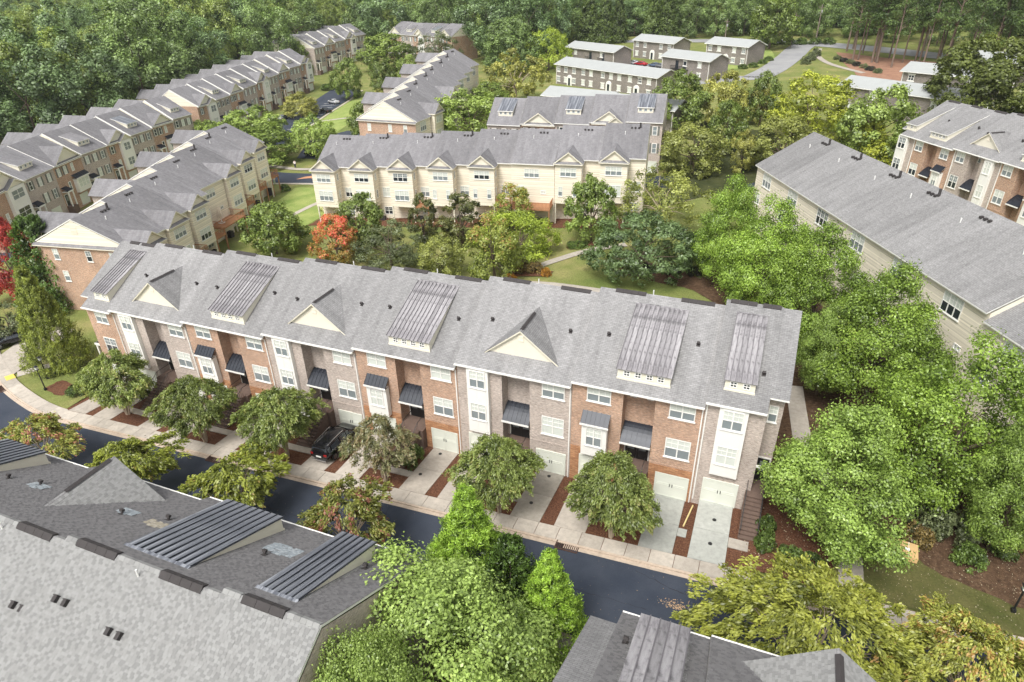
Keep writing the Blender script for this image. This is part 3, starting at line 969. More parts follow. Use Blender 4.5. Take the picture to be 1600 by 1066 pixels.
GRP_FRONT = 'brick townhouses of the front row'
def pair_house(loc, rot, typ, label, group, W=9.75, roof='shingle', metal='metal_weathered', dormer_far=False, mirror=False, npan=11, ends='', low=True, deep=14.9, z_floor=-1.3, panels_sep=True):
    """one brick house of the front-row kind; typ D = brown with shed dormer, G = grey with gable and white tower"""
    root = empty('townhouse', loc, rot, label, 'townhouse', group)
    q = W / 9.75
    def X(a, b):
        a, b = a * q, b * q
        return (W - b, W - a) if mirror else (a, b)
    br = 'brown_brick' if typ == 'D' else 'grey_brick'
    g = .006
    ra, rb = X(3.93, 6.29)
    fp = [(g, 0), (ra, 0), (ra, 1.2), (rb, 1.2), (rb, 0), (W - g, 0), (W - g, deep - .4), (g, deep - .4)]
    b = MB().prism(fp, z_floor, HE - .05, 0, False)
    for x in (g, W - g):
        b.face([(x, .0, HE - .06), (x, YR, HR - .2), (x, deep - .4, HE - .06)], 1)
    obj('wall', b.mesh('wall', [br, 'grey_brick']), root)
    obj('roof', gable_roof(0, W, -.4, HE, YR, HR, deep, HE, roof), root)
    gutter_part(root, .02, W - .02)
    downspout(root, (W - .12) if not mirror else .12, 0, z_floor + 1.2, HE)
    # top windows
    w1, w2 = X(1.17, 3.02), X(7.32, 9.17)
    if typ == 'D':
        window(root, w1[0], 0, 7.55, w1[1] - w1[0], 1.35)
        hd = X(.92, 3.08)
        bx = X(1.0, 2.98)
        bb = MB().box(bx[0], bx[1], -.55, -.06, 2.75, 5.75)
        obj('bay', bb.mesh('bay', 'white_trim'), root)
        window(root, bx[0] + .35, -.553, 3.75, bx[1] - bx[0] - .7, 1.7)
        canopy(root, hd[0], hd[1], -.003, 6.6, -.75, 5.85, 6, False)
    else:
        tw = X(1.0, 2.88)
        bb = MB().box(tw[0], tw[1], -.35, -.003, 2.75, HE - .2)
        mid = (tw[0] + tw[1]) / 2
        for (za, zb) in ((5.85, 7.15), (2.95, 4.0)):
            for xa, xb in ((tw[0] + .22, mid - .06), (mid + .06, tw[1] - .22)):
                bb.box(xa, xb, -.37, -.3505, za, zb)
        obj('bay_tower', bb.mesh('bay_tower', 'white_trim'), root)
        window(root, tw[0] + .25, -.353, 7.25, tw[1] - tw[0] - .5, 1.6)
        window(root, tw[0] + .25, -.353, 4.1, tw[1] - tw[0] - .5, 1.65)
    window(root, w2[0], 0, 7.55, w2[1] - w2[0], 1.35)
    window(root, w2[0], 0, 3.95, w2[1] - w2[0], 1.75)
    s1, s2 = X(4.22, 4.72), X(5.5, 6.0)
    small_window(root, s1[0], 1.2, 7.85, .5, .65, False)
    if typ == 'G' or W > 9:
        small_window(root, s2[0], 1.2, 7.85, .5, .65, False)
    canopy(root, ra + .03, rb - .03, 1.2, 5.55, -.25, 4.5, 6)
    # brick lintels
    LB = []
    for w_ in ((w1, w2) if typ == 'D' else (w2,)):
        LB.append((w_[0] - .12, w_[1] + .12, -.03, -.003, 7.30, 7.47))
    LB += [(w2[0] - .12, w2[1] + .12, -.03, -.003, 5.73, 5.98), (w2[0] - .12, w2[1] + .12, -.03, -.003, 3.72, 3.87)]
    LB += [(.1, ra - .02, -.035, -.003, 3.0, 3.14), (rb + .02, W - .3, -.035, -.003, 3.0, 3.14)]
    for q_ in LB:
        obj('brick_course', MB().box(*q_).mesh('brick_course', br), root)
    if low:
        ga, gb = X(.85, 3.2), X(6.95, 9.32)
        if typ == 'D':
            for xa, xb in ((.02, ga[0] - .1), (ga[1] + .1, ra - .02), (rb + .02, gb[0] - .1), (gb[1] + .1, W - .2)):
                if xb > xa:
                    obj('stone_base', MB().box(xa, xb, -.05, -.002, z_floor, 2.98).mesh('stone_base', 'ledge_stone'), root)
            for xa, xb in ((ga[0] - .1, ga[1] + .1), (gb[0] - .1, gb[1] + .1)):
                obj('stone_lintel', MB().box(xa + .002, xb - .002, -.048, -.002, 2.31, 2.978).mesh('stone_lintel', 'ledge_stone'), root)
        garage_door(root, ga[0], ga[1] - ga[0])
        garage_door(root, gb[0], gb[1] - gb[0])
        entry_door(root, ra + .25, 1.2, 2.1, .9, 2.1)
        entry_door(root, rb - 1.2, 1.2, 2.1, .9, 2.1)
        stairs(root, ra + .6, rb - .3, -3.72, .2, -.75, 2.1)
        lw = MB().box(ra + .02, rb - .02, -.6, 1.19, -.6, 2.09)
        obj('landing', lw.mesh('landing', 'stair_brick'), root)
    if typ == 'D':
        da, db = X(3.25, 7.1)
        shed_dormer(root, da, db, metal, 4, npan, far=dormer_far)
    else:
        xc = X(5.2, 5.2)[0]
        front_gable(root, xc, 3.0 * q, 1.1, mat=roof)
    ridge_vent(root, W * .13, W * .38)
    ridge_vent(root, W * .66, W * .92)
    for (vx, vy) in ((.18, 3.4), (.86, 3.6)):
        roof_vent(root, W * vx, vy + random.uniform(-.4, .4))
    vent_pipe(root, W * random.uniform(.4, .55), YR + .45, HR - .25, .42, .045)
    return root

def half_house(loc, rot, label, group, mirror=False, roof='shingle', metal='metal_weathered', npan=6, low=True, deep=14.9, brick='grey_brick', hw=4.05, win=2, side=True):
    """the narrow end house: white tower, two-window dormer, a recessed side bay with steps"""
    root = empty('townhouse', loc, rot, label, 'townhouse', group)
    W = hw + 1.25 if side else hw + .21
    def X(a, b):
        return (-b, -a) if mirror else (a, b)
    def MX(poly):
        return [(-x, y) for x, y in poly][::-1] if mirror else poly
    b = MB().prism(MX([(.006, 0), (hw, 0), (hw, 1.5), (W - .2, 1.5), (W - .2, deep - .4), (.006, deep - .4)]), -1.3, HE - .05, 0, False)
    for x in (.006, hw - .006, W - .2):
        xx = -x if mirror else x
        b.face([(xx, .0 if x < W - .2 else 1.5, HE - .06), (xx, YR, HR - .2), (xx, deep - .4, HE - .06)])
    obj('wall', b.mesh('wall', brick), root)
    x0, x1 = X(0, hw)
    obj('roof', gable_roof(x0, x1, -.4, HE, YR, HR, deep, HE, roof), root)
    xa, xb = X(hw + .004, W)
    if side:
      obj('side_roof', gable_roof(xa, xb, .75, roofz(.75) - .06, YR, HR - .06, deep, HE - .06, roof), root)
    gutter_part(root, x0 + .02, x1 - .02)
    if brick == 'grey_brick':
        tw = X(.98, 2.9)
        bb = MB().box(tw[0], tw[1], -.35, -.003, 3.0, HE - .2)
        mid = (tw[0] + tw[1]) / 2
        for (za, zb) in ((5.85, 7.15), (3.1, 4.0)):
            for p, r in ((tw[0] + .22, mid - .06), (mid + .06, tw[1] - .22)):
                bb.box(p, r, -.37, -.3505, za, zb)
        obj('bay_tower', bb.mesh('bay_tower', 'white_trim'), root)
        window(root, tw[0] + .25, -.353, 7.25, tw[1] - tw[0] - .5, 1.6)
        window(root, tw[0] + .25, -.353, 4.1, tw[1] - tw[0] - .5, 1.65)
    else:
        w1 = X(1.2, 2.9)
        window(root, w1[0], 0, 7.5, w1[1] - w1[0], 1.4)
        window(root, w1[0], 0, 3.95, w1[1] - w1[0], 1.75)
    sw = X(hw + .12, hw + .75)
    if side:
      window(root, sw[0], 1.5, 7.35, sw[1] - sw[0], 1.4, 1, 2)
    dm = X(1.0, 3.0)
    shed_dormer(root, dm[0], dm[1], metal, win, npan, front=.7)
    if low:
        ridge_vent(root, *X(.3, 2.2))
        ridge_vent(root, *X(2.6, 3.9))
    else:
        ridge_vent(root, *X(1.1, 3.3))
    roof_vent(root, X(3.4, 3.4)[0], 2.2)
    if low:
        ga = X(.72, 3.1)
        garage_door(root, ga[0], ga[1] - ga[0], 2.15)
        downspout(root, X(.12, .12)[0], 0, 0, HE)
    return root
def wall_prism(root, fp, z0, z1, mat, name='wall'):
    return obj(name, MB().prism(fp, z0, z1, 0, False).mesh(name, mat), root)
def simple_roof(root, W, yf, ze, yr, zr, yb, zb, mat='shingle_far'):
    return obj('roof', gable_roof(0, W, yf, ze, yr, zr, yb, zb, mat), root)

def wing_gable(root, x0, x1, yfront, ze, m_main, he, mat='shingle_far', face='cream_siding', rise=None, pent=True):
    """a gable roof whose ridge runs back into the main slope (slope m_main, eave he at y=-.4)"""
    xc, hw = (x0 + x1) / 2, (x1 - x0) / 2
    rise = rise or hw * .78
    za = ze + rise
    yb = (za - he) / m_main - .4
    ybe = max((ze - he) / m_main - .4, .0)
    b = MB()
    e = .25
    k = 1 + e / hw
    yo = yfront - .3
    zl = za - rise * k
    for s in (-1, 1):
        L0, L1 = (xc + s * hw * k, yo, zl), (xc + s * hw * k, ybe, zl)
        T0, T1 = (xc, yo, za), (xc, yb, za)
        b.face([L0, T0, T1, L1] if s < 0 else [T0, L0, L1, T1], 0)
        b.face([L0, T0, (T0[0], yo, za - .2), (L0[0], yo, zl - .2)], 1)
        b.face([(L0[0], yo, zl - .2), (T0[0], yo, za - .2), (T0[0], yfront, za - .2), (L0[0], yfront, zl - .2)], 1)
        b.face([L0, L1, (L1[0], L1[1], zl - .2), (L0[0], yo, zl - .2)], 1)
    g = obj('gable_roof', b.mesh('gable_roof', [mat, 'cream_trim']), root)
    f = MB()
    f.face([(x0, yfront, ze - .02), (x1, yfront, ze - .02), (xc, yfront, za - .12)])
    obj('gable_face', f.mesh('gable_face', face), g)
    if pent:
        p = MB()
        p.face([(x0 - .15, yfront - .42, ze - .22), (x1 + .15, yfront - .42, ze - .22), (x1, yfront - .004, ze + .08), (x0, yfront - .004, ze + .08)], 0)
        p.face([(x0 - .15, yfront - .42, ze - .36), (x1 + .15, yfront - .42, ze - .36), (x1 + .15, yfront - .42, ze - .22), (x0 - .15, yfront - .42, ze - .22)], 1)
        obj('pent_roof', p.mesh('pent_roof', [mat, 'cream_trim']), g)
    return g

def deck(root, x0, x1, y0, y1, z, posts=True):
    b = MB().box(x0, x1, y0, y1 - .005, z - .22, z)
    d = obj('deck', b.mesh('deck', 'wood_deck'), root)
    r = MB()
    r.box(x0, x1, y0, y0 + .07, z + .95, z + 1.05)
    r.box(x0, x0 + .07, y0 + .08, y1 - .01, z + .95, z + 1.05)
    r.box(x1 - .07, x1, y0 + .08, y1 - .01, z + .95, z + 1.05)
    n = max(3, int((x1 - x0) / .22))
    for i in range(n + 1):
        x = x0 + .03 + (x1 - x0 - .06) * i / n
        r.box(x - .02, x + .02, y0 + .015, y0 + .055, z, z + .95)
    n = max(2, int((y1 - y0) / .22))
    for i in range(1, n):
        y = y0 + (y1 - y0) * i / n
        for x in (x0 + .035, x1 - .035):
            r.box(x - .02, x + .02, y - .02, y + .02, z, z + .95)
    obj('railing', r.mesh('railing', 'wood_deck'), d)
    if posts:
        for x in (x0 + .12, x1 - .12):
            obj('post', MB().box(x - .08, x + .08, y0 + .05, y0 + .21, -.6, z - .225).mesh('post', 'wood_deck'), d)
    return d

def rear_house(loc, rot, label, group, W=7.0, depth=14., he=9.2, hr=12.7, wing=True, dk=True, fwing=False, brick_end=False, hood=False, roof='shingle_far', wx=(.15, 4.25), forward=0., wall='cream_siding', pipes=True, low=True, top3=True):
    root = empty('townhouse', loc, rot, label, 'townhouse', group)
    yr = depth / 2
    m = (hr - he) / (yr + .4)
    g = .006
    b = MB().prism([(g, 0), (W - g, 0), (W - g, depth - .4), (g, depth - .4)], -1.5, he - .04, 0, False)
    for x in (g, W - g):
        b.face([(x, 0, he - .05), (x, yr, hr - .2), (x, depth - .4, he - .05)], 1)
    obj('wall', b.mesh('wall', [wall, 'pale_siding']), root)
    if brick_end:
        e = MB().box(-.05, g - .002, .0, depth - .4, -1.5, he - .05)
        obj('end_wall', e.mesh('end_wall', 'brown_brick'), root)
        p = MB()
        p.face([(-.42, -.3, he - .3), (-.42, depth - .1, he - .3), (-.052, depth - .1, he - .0), (-.052, -.3, he - .0)], 0)
        p.face([(-.42, -.3, he - .42), (-.42, depth - .1, he - .42), (-.42, depth - .1, he - .3), (-.42, -.3, he - .3)], 1)
        obj('pent_roof', p.mesh('pent_roof', [roof, 'cream_trim']), root)
        for yy, zz in ((2.0, 6.9), (5.6, 6.9), (10.6, 6.9), (2.6, 3.8), (10.2, 3.8)):
            window(root, -.053, yy + .85, zz, .85, 1.5, 1, 2, True, False, R(-90))
        lv = MB().box(-.03, g - .008, yr - .45, yr + .45, hr - 2.0, hr - 1.0)
        obj('louver', lv.mesh('louver', 'cream_siding'), root)
        q = MB()
        q.face([(-1.25, .8, 4.5), (-1.25, 2.4, 4.5), (-.055, 2.4, 5.3), (-.055, .8, 5.3)])
        q.face([(-1.25, .8, 4.5), (-.055, .8, 5.3), (-.055, .8, 4.5)])
        q.face([(-1.25, 2.4, 4.5), (-.055, 2.4, 5.3), (-.055, 2.4, 4.5)])
        obj('hood', q.mesh('hood', 'metal_dark'), root)
    simple_roof(root, W, -.4, he, yr, hr, depth, he, roof)
    if wing:
        x0, x1 = wx
        yf = -2.2
        wall_prism(root, [(x0, yf), (x1, yf), (x1, -.003), (x0, -.003)], 2.75, he - .05, wall, 'wing')
        sf = MB().box(x0, x1, yf, -.003, 2.70, 2.748)
        obj('soffit', sf.mesh('soffit', 'cream_trim'), root)
        wing_gable(root, x0, x1, yf, he, m, he, roof)
        for x in (x0 + .15, x1 - .15):
            obj('post', MB().box(x - .09, x + .09, yf + .05, yf + .23, -1.2, 2.695).mesh('post', 'cream_trim'), root)
        xc = (x0 + x1) / 2
        window(root, xc - 1.25, yf - .003, 7.0, 2.5, 1.35, 3, 2, True, False)
        if top3:
            window(root, xc - 1.25, yf - .003, 3.8, 2.5, 1.7, 3, 2, True, False)
        else:
            for xx in (xc - 1.5, xc + .8):
                window(root, xx, yf - .003, 3.9, .7, 1.5, 1, 2, True, False)
        window(root, x1 + .003, yf + .7, 7.1, .6, 1.2, 1, 2, True, True, R(90))
        window(root, x1 + .003, yf + .7, 4.1, .6, 1.4, 1, 2, True, True, R(90))
        fx = x1 + .35
    else:
        fx = .6
        window(root, W * .3, 0, *((6.85, 2.5, 1.9) if not low else (7.0, 2.4, 1.35)), 3, 2, True, False)
        window(root, W * .68, 0, 4.4, .9, .6, 2, 1, False, True)
    if W - fx > 1.6:
        window(root, fx + .15, 0, 4.0, 1.5, 1.6, 2, 2, True, False)
        if low:
            window(root, fx + .15, 0, .9, 1.5, 1.4, 2, 2, True, True)
    if dk:
        deck(root, fx - .2 if wing else W * .10, W - .2 if wing else W * .97, -2.15 if wing else -2.9, -.003, 2.9)
    if hood:
        canopy(root, fx, fx + 1.6, -.003, 5.6, -.9, 4.9, 4, False)
    if fwing:
        xa, xb = W - 5.0, W - .6
        xc = (xa + xb) / 2
        z = hr - .9
        b = MB()
        y1 = depth + 2.4
        for s in (-1, 1):
            q = [(xc + s * 2.6, yr, z - 2.0), (xc, yr, z), (xc, y1, z), (xc + s * 2.6, y1, z - 2.0)]
            b.face(q if s < 0 else q[::-1], 0)
        b.face([(xc - 2.6, y1, z - 2.2), (xc, y1, z - .2), (xc + 2.6, y1, z - 2.2)], 1)
        obj('front_wing_roof', b.mesh('front_wing_roof', [roof, 'cream_trim']), root)
        wall_prism(root, [(xa, depth - .39), (xb, depth - .39), (xb, y1 - .3), (xa, y1 - .3)], -1.5, z - 1.9, 'grey_brick', 'front_wing')
    if pipes:
        sx = random.uniform(.3, .5) * W
        vent_pipe(root, sx, yr - 2.2, hr - 2.2 * m, .45)
        for k in range(3):
            obj('roof_vent', cached('rv2', lambda: MB().box(-.13, .13, -.16, .16, 0, .22).mesh('roof_vent', 'vent_dark')), root, (sx + .9 + k * .55, yr - 1.0, hr - 1.0 * m))
        if random.random() < .6:
            vent_pipe(root, sx + 2.2, yr - .8, hr - .8 * m, .75, .14, 'vent_dark')
        if low:
            b = MB().box(0, .8, 0, .8, -.5, .85).tube((.4, .4, .85), (.4, .4, .9), .3, .3, 10)
            obj('cooler', cached('ac', lambda: b.mesh('cooler', 'vent_dark')), root, (W * .62, -1.2, -.1))
    return root

def street_house(loc, rot, typ, label, group, W=7.4, depth=13., he=9.2, hr=13.2, roof='shingle_far', metal=False, rw=True, brick_end=False):
    """the shuttered fronts: typ dorm = grey brick with small dormer, bay or tower = brown brick under a gable"""
    root = empty('townhouse', loc, rot, label, 'townhouse', group)
    yr = depth / 2 + .5
    m = (hr - he) / (yr + .4)
    br = 'grey_brick' if typ == 'dorm' else 'brown_brick'
    g = .006
    y0 = 0.0
    b = MB().prism([(g, y0), (W - g, y0), (W - g, depth), (g, depth)], -1.5, he - .04, 0, False)
    for x in (g, W - g):
        b.face([(x, 0, he - .05), (x, yr, hr - .2), (x, depth, he - .05)], 1)
    obj('wall', b.mesh('wall', [br, 'pale_siding']), root)
    if brick_end:
        obj('end_wall', MB().box(-.05, g - .002, .0, depth, -1.5, he - .05).mesh('end_wall', 'brown_brick'), root)
    simple_roof(root, W, -.4, he, yr, hr, depth + .4, he, roof)
    rb = MB()
    rb.face([(-.03, -.45, he - .35), (-.03, yr, hr - .35), (-.03, yr, hr + .06), (-.03, -.45, he + .06)])
    obj('rake_board', rb.mesh('rake_board', 'white_trim'), root)
    if rw:
        z = hr - .7
        b = MB()
        y1 = depth + 5.5
        xc = W * .45
        for s in (-1, 1):
            q = [(xc + s * 2.7, yr, z - 1.9), (xc, yr, z), (xc, y1, z), (xc + s * 2.7, y1, z - 1.9)]
            b.face(q if s < 0 else q[::-1], 0)
        b.face([(xc - 2.7, y1, z - 2.0), (xc, y1, z - .1), (xc + 2.7, y1, z - 2.0)], 1)
        obj('rear_wing_roof', b.mesh('rear_wing_roof', [roof, 'cream_trim']), root)
        wall_prism(root, [(xc - 2.4, depth + .01), (xc + 2.4, depth + .01), (xc + 2.4, y1 - .2), (xc - 2.4, y1 - .2)], -1.5, z - 1.8, 'cream_siding', 'rear_wing')
    def sh(x, z, w, h):
        b = MB().box(0, .32, -.06, -.003, 0, h)
        me = cached(('shut', h), lambda: b.mesh('shutter', 'shutter'))
        obj('shutter', me, root, (x - .40, 0, z))
        obj('shutter', me, root, (x + w + .08, 0, z))
    if typ == 'dorm':
        for fx in (.2, .5, .8):
            window(root, W * fx - .45, 0, 6.9, .9, 1.6, 1, 2, False, True)
            sh(W * fx - .45, 6.9, .9, 1.6)
        for fx in (.52, .82):
            window(root, W * fx - .45, 0, 3.7, .9, 1.8, 1, 2, False, True)
            sh(W * fx - .45, 3.7, .9, 1.8)
        px = (.25, 2.0)
        gx = (W * .52, W * .52 + 2.6)
        zb = he + m * 1.9
        # small three-light dormer
        x0, x1 = W * .28, W * .70
        yf = 1.5
        d = MB()
        zb = he + m * (yf + .4)
        yt = yf + 3.8
        zt2 = he + m * (yt + .4)
        for x in (x0, x1):
            d.face([(x, yf, zb - .1), (x, yf, zb + 1.0), (x, yt, zt2), (x, yt, zt2 - .2)])
        d.face([(x0, yf, zb - .1), (x1, yf, zb - .1), (x1, yf, zb + 1.0), (x0, yf, zb + 1.0)])
        dd = obj('dormer', d.mesh('dormer', 'cream_trim'), root)
        q = MB()
        q.face([(x0 - .15, yf - .2, zb + .98), (x1 + .15, yf - .2, zb + .98), (x1 + .15, yt, zt2 + .03), (x0 - .15, yt, zt2 + .03)])
        for s in (x0 - .15, x1 + .15):
            q.face([(s, yf - .2, zb + .98), (s, yt, zt2 + .03), (s, yt, zt2 - .1), (s, yf - .2, zb + .84)], 1)
        q.face([(x0 - .15, yf - .2, zb + .84), (x1 + .15, yf - .2, zb + .84), (x1 + .15, yf - .2, zb + .98), (x0 - .15, yf - .2, zb + .98)], 1)
        obj('dormer_roof', q.mesh('dormer_roof', ['metal_new' if metal else roof, 'white_trim']), dd)
        for i in range(3):
            small_window(dd, x0 + (x1 - x0) * (i + .5) / 3 - .3, yf - .003, zb + .25, .6, .55, False)
    else:
        x0, x1 = W * .5, W * .96
        for fx in ((.14, .36) if typ == 'bay' else (.2,)):
            window(root, W * fx - .4, 0, 6.9, .85, 1.6, 1, 2, False, True)
            sh(W * fx - .4, 6.9, .85, 1.6)
        if typ == 'bay':
            window(root, W * .62 - .4, 0, 6.9, .85, 1.6, 1, 2, False, True)
            obj('bay', MB().box(x0, x1, -.7, -.003, 2.8, 5.6).mesh('bay', 'white_trim'), root)
            canopy(root, x0 - .15, x1 + .15, -.003, 6.3, -.95, 5.65, 6, False)
            window(root, x0 + .4, -.703, 3.6, x1 - x0 - .8, 1.7, 3, 2, False, True)
        else:
            obj('bay_tower', MB().box(x0, x1, -.6, -.003, 2.8, he - .1).mesh('bay_tower', 'white_trim'), root)
            for z in (6.9, 3.7):
                window(root, x0 + .7, -.603, z, x1 - x0 - 1.4, 1.7, 2, 2, False, True)
        window(root, W * .36 - .4, 0, 3.7, .8, 1.7, 1, 2, False, True)
        # full gable over the front
        wing_gable(root, W * .08, W * .98, -.02, he, m, he, roof, 'cream_trim', W * .31, True)
        if typ == 'tower':
            wing_gable(root, x0 - .1, x1 + .1, -.62, he, m, he, roof, 'cream_trim', 1.2, False)
        px = (.2, 1.8)
        gx = (W * .55, W * .55 + 2.5)
    # portico: hood, two white columns, door
    canopy(root, px[0], px[1], -.003, 4.9, -1.3, 4.3, 4, False)
    fr = MB().box(px[0], px[1], -1.28, -.02, 4.02, 4.16)
    for x in px:
        xx = x + (.12 if x == px[0] else -.12)
        fr.box(xx - .09, xx + .09, -1.25, -1.07, 1.3, 4.015)
    obj('portico', fr.mesh('portico', 'white_trim'), root)
    obj('landing', MB().box(px[0], px[1], -1.3, -.004, -1.0, 1.29).mesh('landing', 'stair_brick'), root)
    entry_door(root, px[0] + .3, -.003, 1.3, .9, 2.1)
    garage_door(root, gx[0], gx[1] - gx[0], 2.1, -.003, .02, False)
    return root

def apartment(loc, rot, W, D, label, nwin, doors=(), balc=(), he=5.6, hr=7.3):
    root = empty('apartment_building', loc, rot, label, 'apartment building', 'grey two storey apartment buildings')
    b = MB().prism([(0, 0), (W, 0), (W, D), (0, D)], -1.5, he - .05, 0, False)
    for x in (0, W):
        b.face([(x, 0, he - .06), (x, D / 2, hr - .25), (x, D, he - .06)], 0)
    obj('wall', b.mesh('wall', 'apartment_brick'), root)
    r = gable_roof(-.5, W + .5, -.6, he, D / 2, hr, D + .6, he, 'apartment_roof')
    obj('roof', r, root)
    lint = []
    for fx in nwin:
        for z in (.9, 3.7):
            if any(abs(fx * W - d) < 1.2 for d in doors) and z < 2:
                continue
            window(root, fx * W - .65, -.003, z, 1.3, 1.25, 2, 2, False, True)
            obj('lintel', cached('lint', lambda: MB().box(-.85, .85, -.09, -.003, 0, .24).mesh('lintel', 'white_trim')), root, (fx * W, 0, z + 1.26))
            obj('sill', cached('sill', lambda: MB().box(-.85, .85, -.09, -.003, 0, .2).mesh('sill', 'white_trim')), root, (fx * W, 0, z - .22))
    for d in doors:
        a = MB().box(d - 1.0, d + 1.0, -.25, -.003, -.6, 2.1)
        pts = [(d + 1.0 * math.cos(t), 2.1 + 1.0 * math.sin(t)) for t in np.linspace(0, math.pi, 9)]
        a.yprism(pts, -.25, -.003)
        s = obj('doorway', a.mesh('doorway', 'white_trim'), root)
        obj('door', MB().box(d - .45, d + .45, -.29, -.251, -.1, 2.2).mesh('door', 'glass_dark'), s)
        obj('steps', MB().box(d - .9, d + .9, -2.4, -.26, -1.2, -.1).mesh('steps', 'concrete'), s)
    for d in balc:
        s = obj('balcony', MB().box(d - 1.4, d + 1.4, -1.4, -.003, 2.6, 2.75).mesh('balcony', 'black_paint'), root)
        rr = MB().box(d - 1.4, d + 1.4, -1.4, -1.35, 3.6, 3.68)
        for i in range(15):
            x = d - 1.38 + i * .197
            rr.box(x - .02, x + .02, -1.39, -1.36, 2.75, 3.6)
        obj('railing', rr.mesh('railing', 'black_paint'), s)
        obj('balcony_door', MB().box(d - .55, d + .55, -.06, -.003, 2.75, 4.9).mesh('balcony_door', 'glass_dark'), root)
    obj('downspout', MB().box(.15, .27, -.12, -.003, 0, he - .1).box(W - .27, W - .15, -.12, -.003, 0, he - .1).mesh('downspout', 'white_trim'), root)
    return root

# ---------------------------------------------------------------- the front row
ORD = ['first', 'second', 'third', 'fourth', 'fifth', 'sixth', 'seventh', 'eighth', 'ninth']
STEP = .5096
lab = ['grey brick townhouse with wide white gable, second house from the front row left end',
       'brown brick townhouse with the leftmost four window metal dormer of the front row',
       'grey brick townhouse with wide white gable behind the parked black car',
       'brown brick townhouse with metal dormer, just right of the black car in the front row',
       'grey brick townhouse with wide white gable between the middle and right metal dormers',
       'brown brick townhouse with the palest metal dormer, beside the narrow right end house']
for k in range(6):
    pair_house((k * PW, 0, k * STEP), 0, 'G' if k % 2 == 0 else 'D', lab[k], GRP_FRONT)
h8 = half_house((6 * PW, 0, 6 * STEP), 0, 'narrow grey brick end house with white tower and side steps, front row right end', GRP_FRONT)
st = stairs(h8, 3.7, 4.95, -3.2, .22, -.3, 2.0, 11)
entry_door(h8, 4.15, 1.5, 2.0, .8, 2.05)
obj('landing', MB().box(4.06, 5.0, -.28, 1.48, -.8, 1.985).mesh('landing', 'stair_brick'), h8)
obj('porch_beam', MB().box(4.06, 5.0, -.1, 0, 4.3, 4.5).mesh('porch_beam', 'white_trim'), h8)
h1 = half_house((0, 0, -.36), 0, 'narrow brown brick end house with two window dormer, left end of the front row', GRP_FRONT, mirror=True, brick='brown_brick')
# side porch of the left end house
pb = MB()
pb.face([(-7.3, 1.6, 3.2), (-5.2, 1.6, 3.9), (-5.2, 4.6, 3.9), (-7.3, 4.6, 3.2)], 0)
for i in range(8):
    y = 1.62 + i * .42
    pb.face([(-7.3, y, 3.25), (-5.2, y, 3.95), (-5.2, y + .04, 3.95), (-7.3, y + .04, 3.25)], 0)
pb.box(-7.34, -7.2, 1.55, 4.65, 2.95, 3.19, 1).box(-7.2, -5.1, 1.55, 1.68, 2.95, 3.19, 1)
pb.box(-7.3, -7.12, 1.62, 1.8, -.6, 2.945, 1).box(-7.3, -7.12, 4.4, 4.58, -.6, 2.945, 1)
obj('side_porch', pb.mesh('side_porch', ['metal_dark', 'white_trim']), h1)

# ---------------------------------------------------------------- across the street (seen from the back)
GRP_FG = 'townhouses across the street seen from above'
for nm, c in dict(tab_a=(.25, .25, .245), tab_b=(.272, .273, .268), tab_c=(.212, .212, .209), shade_tab_a=(.155, .151, .153), shade_tab_b=(.168, .164, .166), shade_tab_c=(.128, .125, .127), ptab_a=(.25, .28, .30), ptab_b=(.32, .35, .37), otab_a=(.30, .27, .21), otab_b=(.36, .33, .27)).items():
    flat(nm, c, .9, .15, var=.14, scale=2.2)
def shingle_field(root, inside, A, B, mats, name='shingles', course=.125, wid=.20):
    """overlapping tabs laid on the plane from the corner line A (two points, eave) to B (two points, ridge)"""
    A0, A1, B0, B1 = (Vector(p) for p in (*A, *B))
    ex = (A1 - A0).normalized()
    up = (B0 - A0)
    up = (up - ex * up.dot(ex))
    H = up.length
    up.normalize()
    n = ex.cross(up)
    if n.z < 0:
        n = -n
    wmax = (A1 - A0).length
    b = MB()
    r = random.Random(3)
    nc = int(H / course)
    for j in range(nc):
        v0, v1 = j * course, (j + 1.35) * course
        u = -r.random() * wid
        dk = False
        while u < wmax:
            w = wid * r.uniform(.7, 1.3)
            a, c = max(u, 0) + .006, min(u + w, wmax) - .006
            u += w
            if c - a < .04 or not inside((a + c) / 2, (v0 + course)):
                continue
            th = r.uniform(.016, .034)
            p = [A0 + ex * a + up * v0 + n * th, A0 + ex * c + up * v0 + n * th, A0 + ex * c + up * v1 + n * .006, A0 + ex * a + up * v1 + n * .006]
            m = 2 if (not dk and r.random() < .42) else r.choice((0, 1))
            dk = m == 2
            b.face(p, m)
            b.face([A0 + ex * a + up * v0, A0 + ex * c + up * v0, p[1], p[0]], m)
    o = obj(name, b.mesh(name, mats), root)
    o['kind'] = 'stuff'
    return o
FY = -19.45
PALE, SHADED = ['tab_a', 'tab_b', 'tab_c'], ['shade_tab_a', 'shade_tab_b', 'shade_tab_c']  # same shingle twice: darker tabs paint the shade of the street-side slopes
fg = []
for x1, typ, lb in ((41.2, 'D', 'townhouse across the street with the larger dark metal dormer roof'),
                    (31.45, 'G', 'townhouse across the street under the pointed shingle gable'),
                    (21.7, 'D', 'townhouse across the street cut by the left edge, with a corner of metal dormer roof')):
    r_ = pair_house((x1, FY, gz(x1 - 9.75, 0)), math.pi, typ, lb, GRP_FG, metal='metal_new', npan=9, low=False)
    fg.append(r_)
e1 = half_house((41.2, FY, gz(41.2, 0) - .02), math.pi, 'end townhouse across the street with the smaller dark metal dormer, beside the big pale tree', GRP_FG, mirror=True, metal='metal_new', low=False, npan=6, hw=5.05, side=False)
